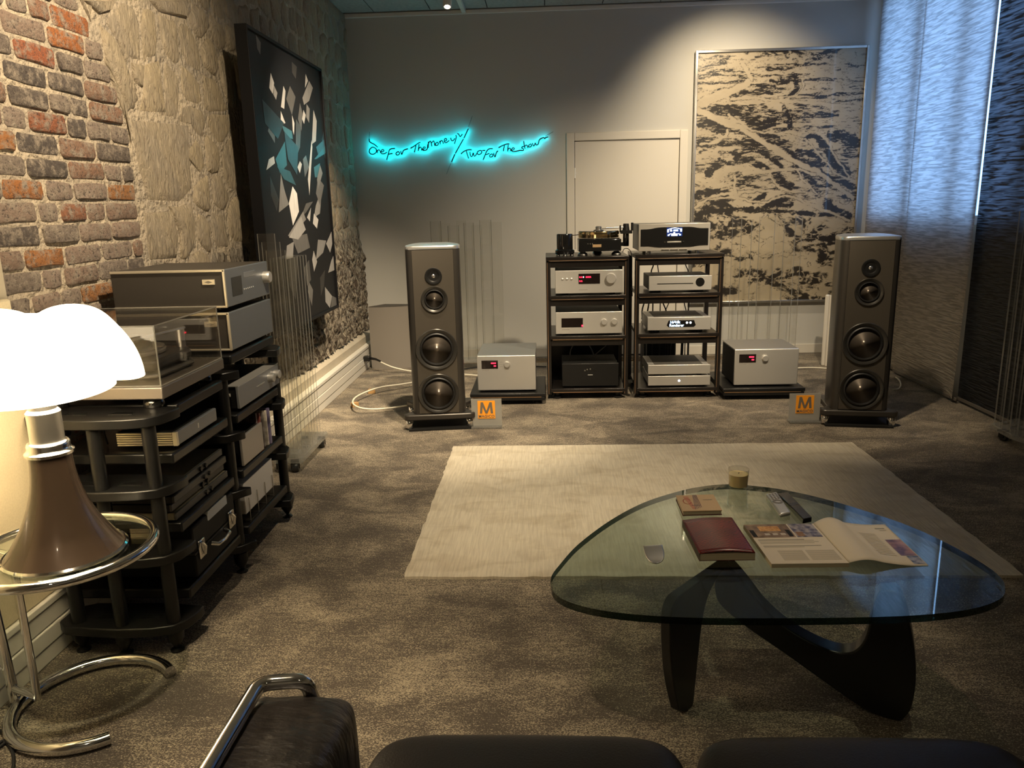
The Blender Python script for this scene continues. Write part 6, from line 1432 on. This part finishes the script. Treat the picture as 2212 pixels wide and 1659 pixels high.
patch2(0.80, 0.93, 0.10, 0.125, INKG, name='text_line'); patch2(0.84, 0.93, 0.15, 0.17, INKL, name='text_line')
for k in range(14): patch2(0.50, 0.72, 0.26 + 0.04 * k, 0.272 + 0.04 * k, INKL, name='text_line')
# remotes
Q = quad(((1654, 1066), (1678, 1061), (1709, 1105), (1685, 1110)), ZG + 0.016); c = base_of(Q, ZG)
t = thing('silver_remote', 'rounded silver remote control lying beside the black one on the glass', 'remote control', c)
rm = slab('body', Q, ZG + 0.0005, ZG + 0.016, SILVER, t, c, bevel=0.006)
for k in range(4):
    for j in range(3):
        p = on_quad(Q, 0.25 + 0.25 * j, 0.10 + 0.075 * k, ZG + 0.016) - c; obj('button', MB().lathe([(0.0038, -0.001), (0.0038, 0.0012), (0, 0.0015)], 10, tuple(p)), mat('button_grey', (0.20, 0.19, 0.18), 0.5), rm, smooth=40)
p = on_quad(Q, 0.5, 0.47, ZG + 0.0162) - c
obj('ring_pad', MB().lathe([(0.017, 0.0), (0.017, 0.001), (0.010, 0.0012), (0.010, 0.0)], 28, tuple(p), closed=True), mat('button_grey', (0.2, 0.19, 0.18)), rm, smooth=40)
Q = quad(((1681, 1065), (1702, 1063), (1754, 1117), (1735, 1121)), ZG + 0.017); c = base_of(Q, ZG)
t = thing('black_remote', 'slim glossy black remote control lying beside the silver one on the glass', 'remote control', c)
rm = slab('body', Q, ZG + 0.0005, ZG + 0.017, GLOSSB, t, c, bevel=0.002)
for v_ in (0.42, 0.48): slab('key_row', [on_quad(Q, *q, 0) for q in ((0.1, v_), (0.9, v_), (0.9, v_ + 0.03), (0.1, v_ + 0.03))], ZG + 0.0169, ZG + 0.0174, mat('key_grey', (0.05, 0.05, 0.05), 0.4), rm, c)
# candle in a glass tumbler
cc = onz(1594, 1054, ZG); Rg = (ony(1616, 1030, cc.y).x - ony(1571, 1030, cc.y).x) / 2; hgt = ony(1594, 1012, cc.y).z - ZG
t = thing('candle_glass', 'cream wax candle in a clear tumbler at the far edge of the glass top', 'candle', (cc.x, cc.y, ZG))
obj('tumbler', MB().lathe([(0.0, 0.0), (Rg * 0.84, 0.0), (Rg * 0.9, 0.006), (Rg, hgt), (Rg * 0.96, hgt), (Rg * 0.87, 0.010), (0.0, 0.010)], 40), clear_mat('tumbler_glass', (0.93, 0.93, 0.92), 1.45, haze=0.08, hazecol=(0.8, 0.76, 0.68)), t, smooth=50)
WAX = mat('cream_wax', (0.90, 0.74, 0.38), 0.5); WAX.node_tree.nodes['Principled BSDF'].inputs['Subsurface Weight'].default_value = 0.3; WAX.node_tree.nodes['Principled BSDF'].inputs['Subsurface Radius'].default_value = (0.03, 0.015, 0.005)
obj('wax', MB().lathe([(0.0, 0.0105), (Rg * 0.855, 0.0105), (Rg * 0.93, hgt * 0.74), (Rg * 0.7, hgt * 0.735), (0, hgt * 0.73)], 36), WAX, t, smooth=50)
obj('wick', MB().cyl((0, 0, hgt * 0.73), (0.002, 0, hgt * 0.80), 0.0012, n=6), BLACKM, t)
# chrome tongue shaped object
a_, b_, d_ = onz(1389, 1183, ZG + 0.02), onz(1430, 1180, ZG + 0.02), onz(1419, 1219, ZG)
c = base_of([a_, b_, d_], ZG)
t = thing('chrome_rest', 'small curved chrome tongue shaped object on the empty side of the glass', 'ornament', c)
def tg(u, v):
    s_ = 0.5 + 0.5 * (1 - v ** 2.2) - 0.0
    wv = math.sqrt(max(0.0, 1 - max(0, (v - 0.35) / 0.65) ** 2.2))
    m0 = (a_ + b_) / 2; ax = (b_ - a_) / 2; p = m0 + (d_ - m0) * v + ax * (2 * u - 1) * wv
    return (p.x - c.x, p.y - c.y, 0.001 + 0.022 * (1 - v) ** 1.6 + 0.004 * math.sin(math.pi * v))
o = obj('shell', MB().grid(tg, 16, 20), mat('satin_chrome', (0.85, 0.84, 0.82), 0.28, 1.0), t, smooth=180, fix=False); o.modifiers.new('thick', 'SOLIDIFY').thickness = 0.003
obj('inlay', MB().grid(lambda u, v: (lambda q: (q[0], q[1], q[2] + 0.0012))(tg(0.12 + 0.76 * u, 0.03 + 0.17 * v)), 8, 4), GLOSSB, t, fix=False)

# ================================================================== sofa (black leather, chrome tube frame)
LEA = mat('black_leather', (0.012, 0.010, 0.009), 0.46, spec=0.28, bump=(260, 0.35, 0.002), var=(3, 0.2, (0.018, 0.014, 0.012)))
LEAW = mat('black_leather_creased', (0.026, 0.021, 0.018), 0.38, bump=(16, 0.5, 0.02), stretch=(1.0, 2.2, 1.0))
t = thing('leather_sofa', 'black leather sofa with chrome tube frame facing the coffee table', 'sofa', (0.35, 0.75, 0))
sx, sy = 0.35, 0.75
def cushion(name, x0, x1, y0, y1, z0, z1, m, puff=0.02, p_=5.0, nn=28, crease=0.0):
    """soft block: superellipsoid-like box with crowned faces"""
    mb = MB()
    def fn(u, v):
        th_ = 2 * math.pi * u; ph = math.pi * (v - 0.5)
        sg = lambda q, e: math.copysign(abs(q) ** e, q)
        e1, e2 = 2 / p_, 2 / p_
        x = sg(math.cos(ph), e1) * sg(math.cos(th_), e2); y = sg(math.cos(ph), e1) * sg(math.sin(th_), e2); z = sg(math.sin(ph), e1)
        pz = puff * (1 - x * x) * (1 - y * y) * (1 if z > 0 else 0.3) * abs(z); py = puff * 0.6 * (1 - x * x) * (1 - z * z) * y
        wob = crease * mnoise.noise(Vector((x * 3, y * 7, z * 3))) 
        return ((x0 + x1) / 2 + x * (x1 - x0) / 2 - sx, (y0 + y1) / 2 + y * (y1 - y0) / 2 + py - sy, (z0 + z1) / 2 + z * (z1 - z0) / 2 + math.copysign(pz, z) + wob)
    mb.grid(fn, nn * 3, nn)
    return obj(name, mb, m, t, smooth=180)
for k, (x0, x1) in enumerate(((-0.332, 0.236), (0.242, 0.823), (0.829, 1.41))):
    cushion('seat_cushion', x0, x1, 0.50, 1.245, 0.25, 0.472, LEA, 0.022, 8.0)
    cushion('back_cushion', x0, x1, 0.26, 0.50, 0.42, 0.68, LEA, 0.02)
ac = cushion('arm_cushion', -0.512, -0.312, 0.20, 1.138, 0.22, 0.640, LEAW, 0.014, 8.0, 44, 0.009)
seam = smooth_path([(-0.372 - sx, 1.118 - sy, 0.53), (-0.372 - sx, 1.105 - sy, 0.585), (-0.371 - sx, 1.02 - sy, 0.630), (-0.370 - sx, 0.92 - sy, 0.640), (-0.370 - sx, 0.80 - sy, 0.645), (-0.37 - sx, 0.5 - sy, 0.645)], 6)
obj('seam', MB().tube(seam, 0.0012, 6), mat('pale_thread', (0.45, 0.42, 0.36), 0.6), ac)
cushion('arm_cushion', 1.39, 1.59, 0.20, 1.125, 0.22, 0.632, LEA, 0.016, 6.0)
def rounded(pts, r, n_=6):
    P_ = [Vector(p) for p in pts]; out_ = [P_[0]]
    for i in range(1, len(P_) - 1):
        a_ = P_[i] + (P_[i - 1] - P_[i]).normalized() * r; b_ = P_[i] + (P_[i + 1] - P_[i]).normalized() * r
        for k in range(n_ + 1):
            q = k / n_; out_.append(a_ * (1 - q) ** 2 + P_[i] * 2 * q * (1 - q) + b_ * q * q)
    return out_ + [P_[-1]]
for s_ in (1, -1):
    X = lambda x: (x if s_ > 0 else 1.065 - x) - sx
    tubep = rounded([(X(-0.470), 0.18 - sy, 0.09), (X(-0.470), 0.18 - sy, 0.657), (X(-0.472), 1.092 - sy, 0.657), (X(-0.400), 1.105 - sy, 0.655), (X(-0.395), 1.142 - sy, 0.56), (X(-0.395), 1.145 - sy, 0.02)], 0.022)
    obj('frame_tube', MB().tube(tubep, 0.0125, 14), CHROME, t, smooth=60)
    obj('leg', MB().cyl((X(-0.470), 0.18 - sy, 0.0), (X(-0.470), 0.18 - sy, 0.10), 0.0125, n=14), CHROME, t, smooth=40)
    obj('leg', MB().cyl((X(-0.395), 1.145 - sy, 0.0), (X(-0.395), 1.145 - sy, 0.03), 0.0125, n=14), CHROME, t, smooth=40)
obj('base_rail', MB().tube([(-0.395 - sx, 1.145 - sy, 0.235), (1.46 - sx, 1.145 - sy, 0.235)], 0.0125, 12).tube([(-0.470 - sx, 0.18 - sy, 0.22), (1.535 - sx, 0.18 - sy, 0.22)], 0.0125, 12), CHROME, t, smooth=60)
bx('seat_deck', (-0.38 - sx, 1.44 - sx, 0.24 - sy, 1.12 - sy, 0.215, 0.262), BLACKM, t)
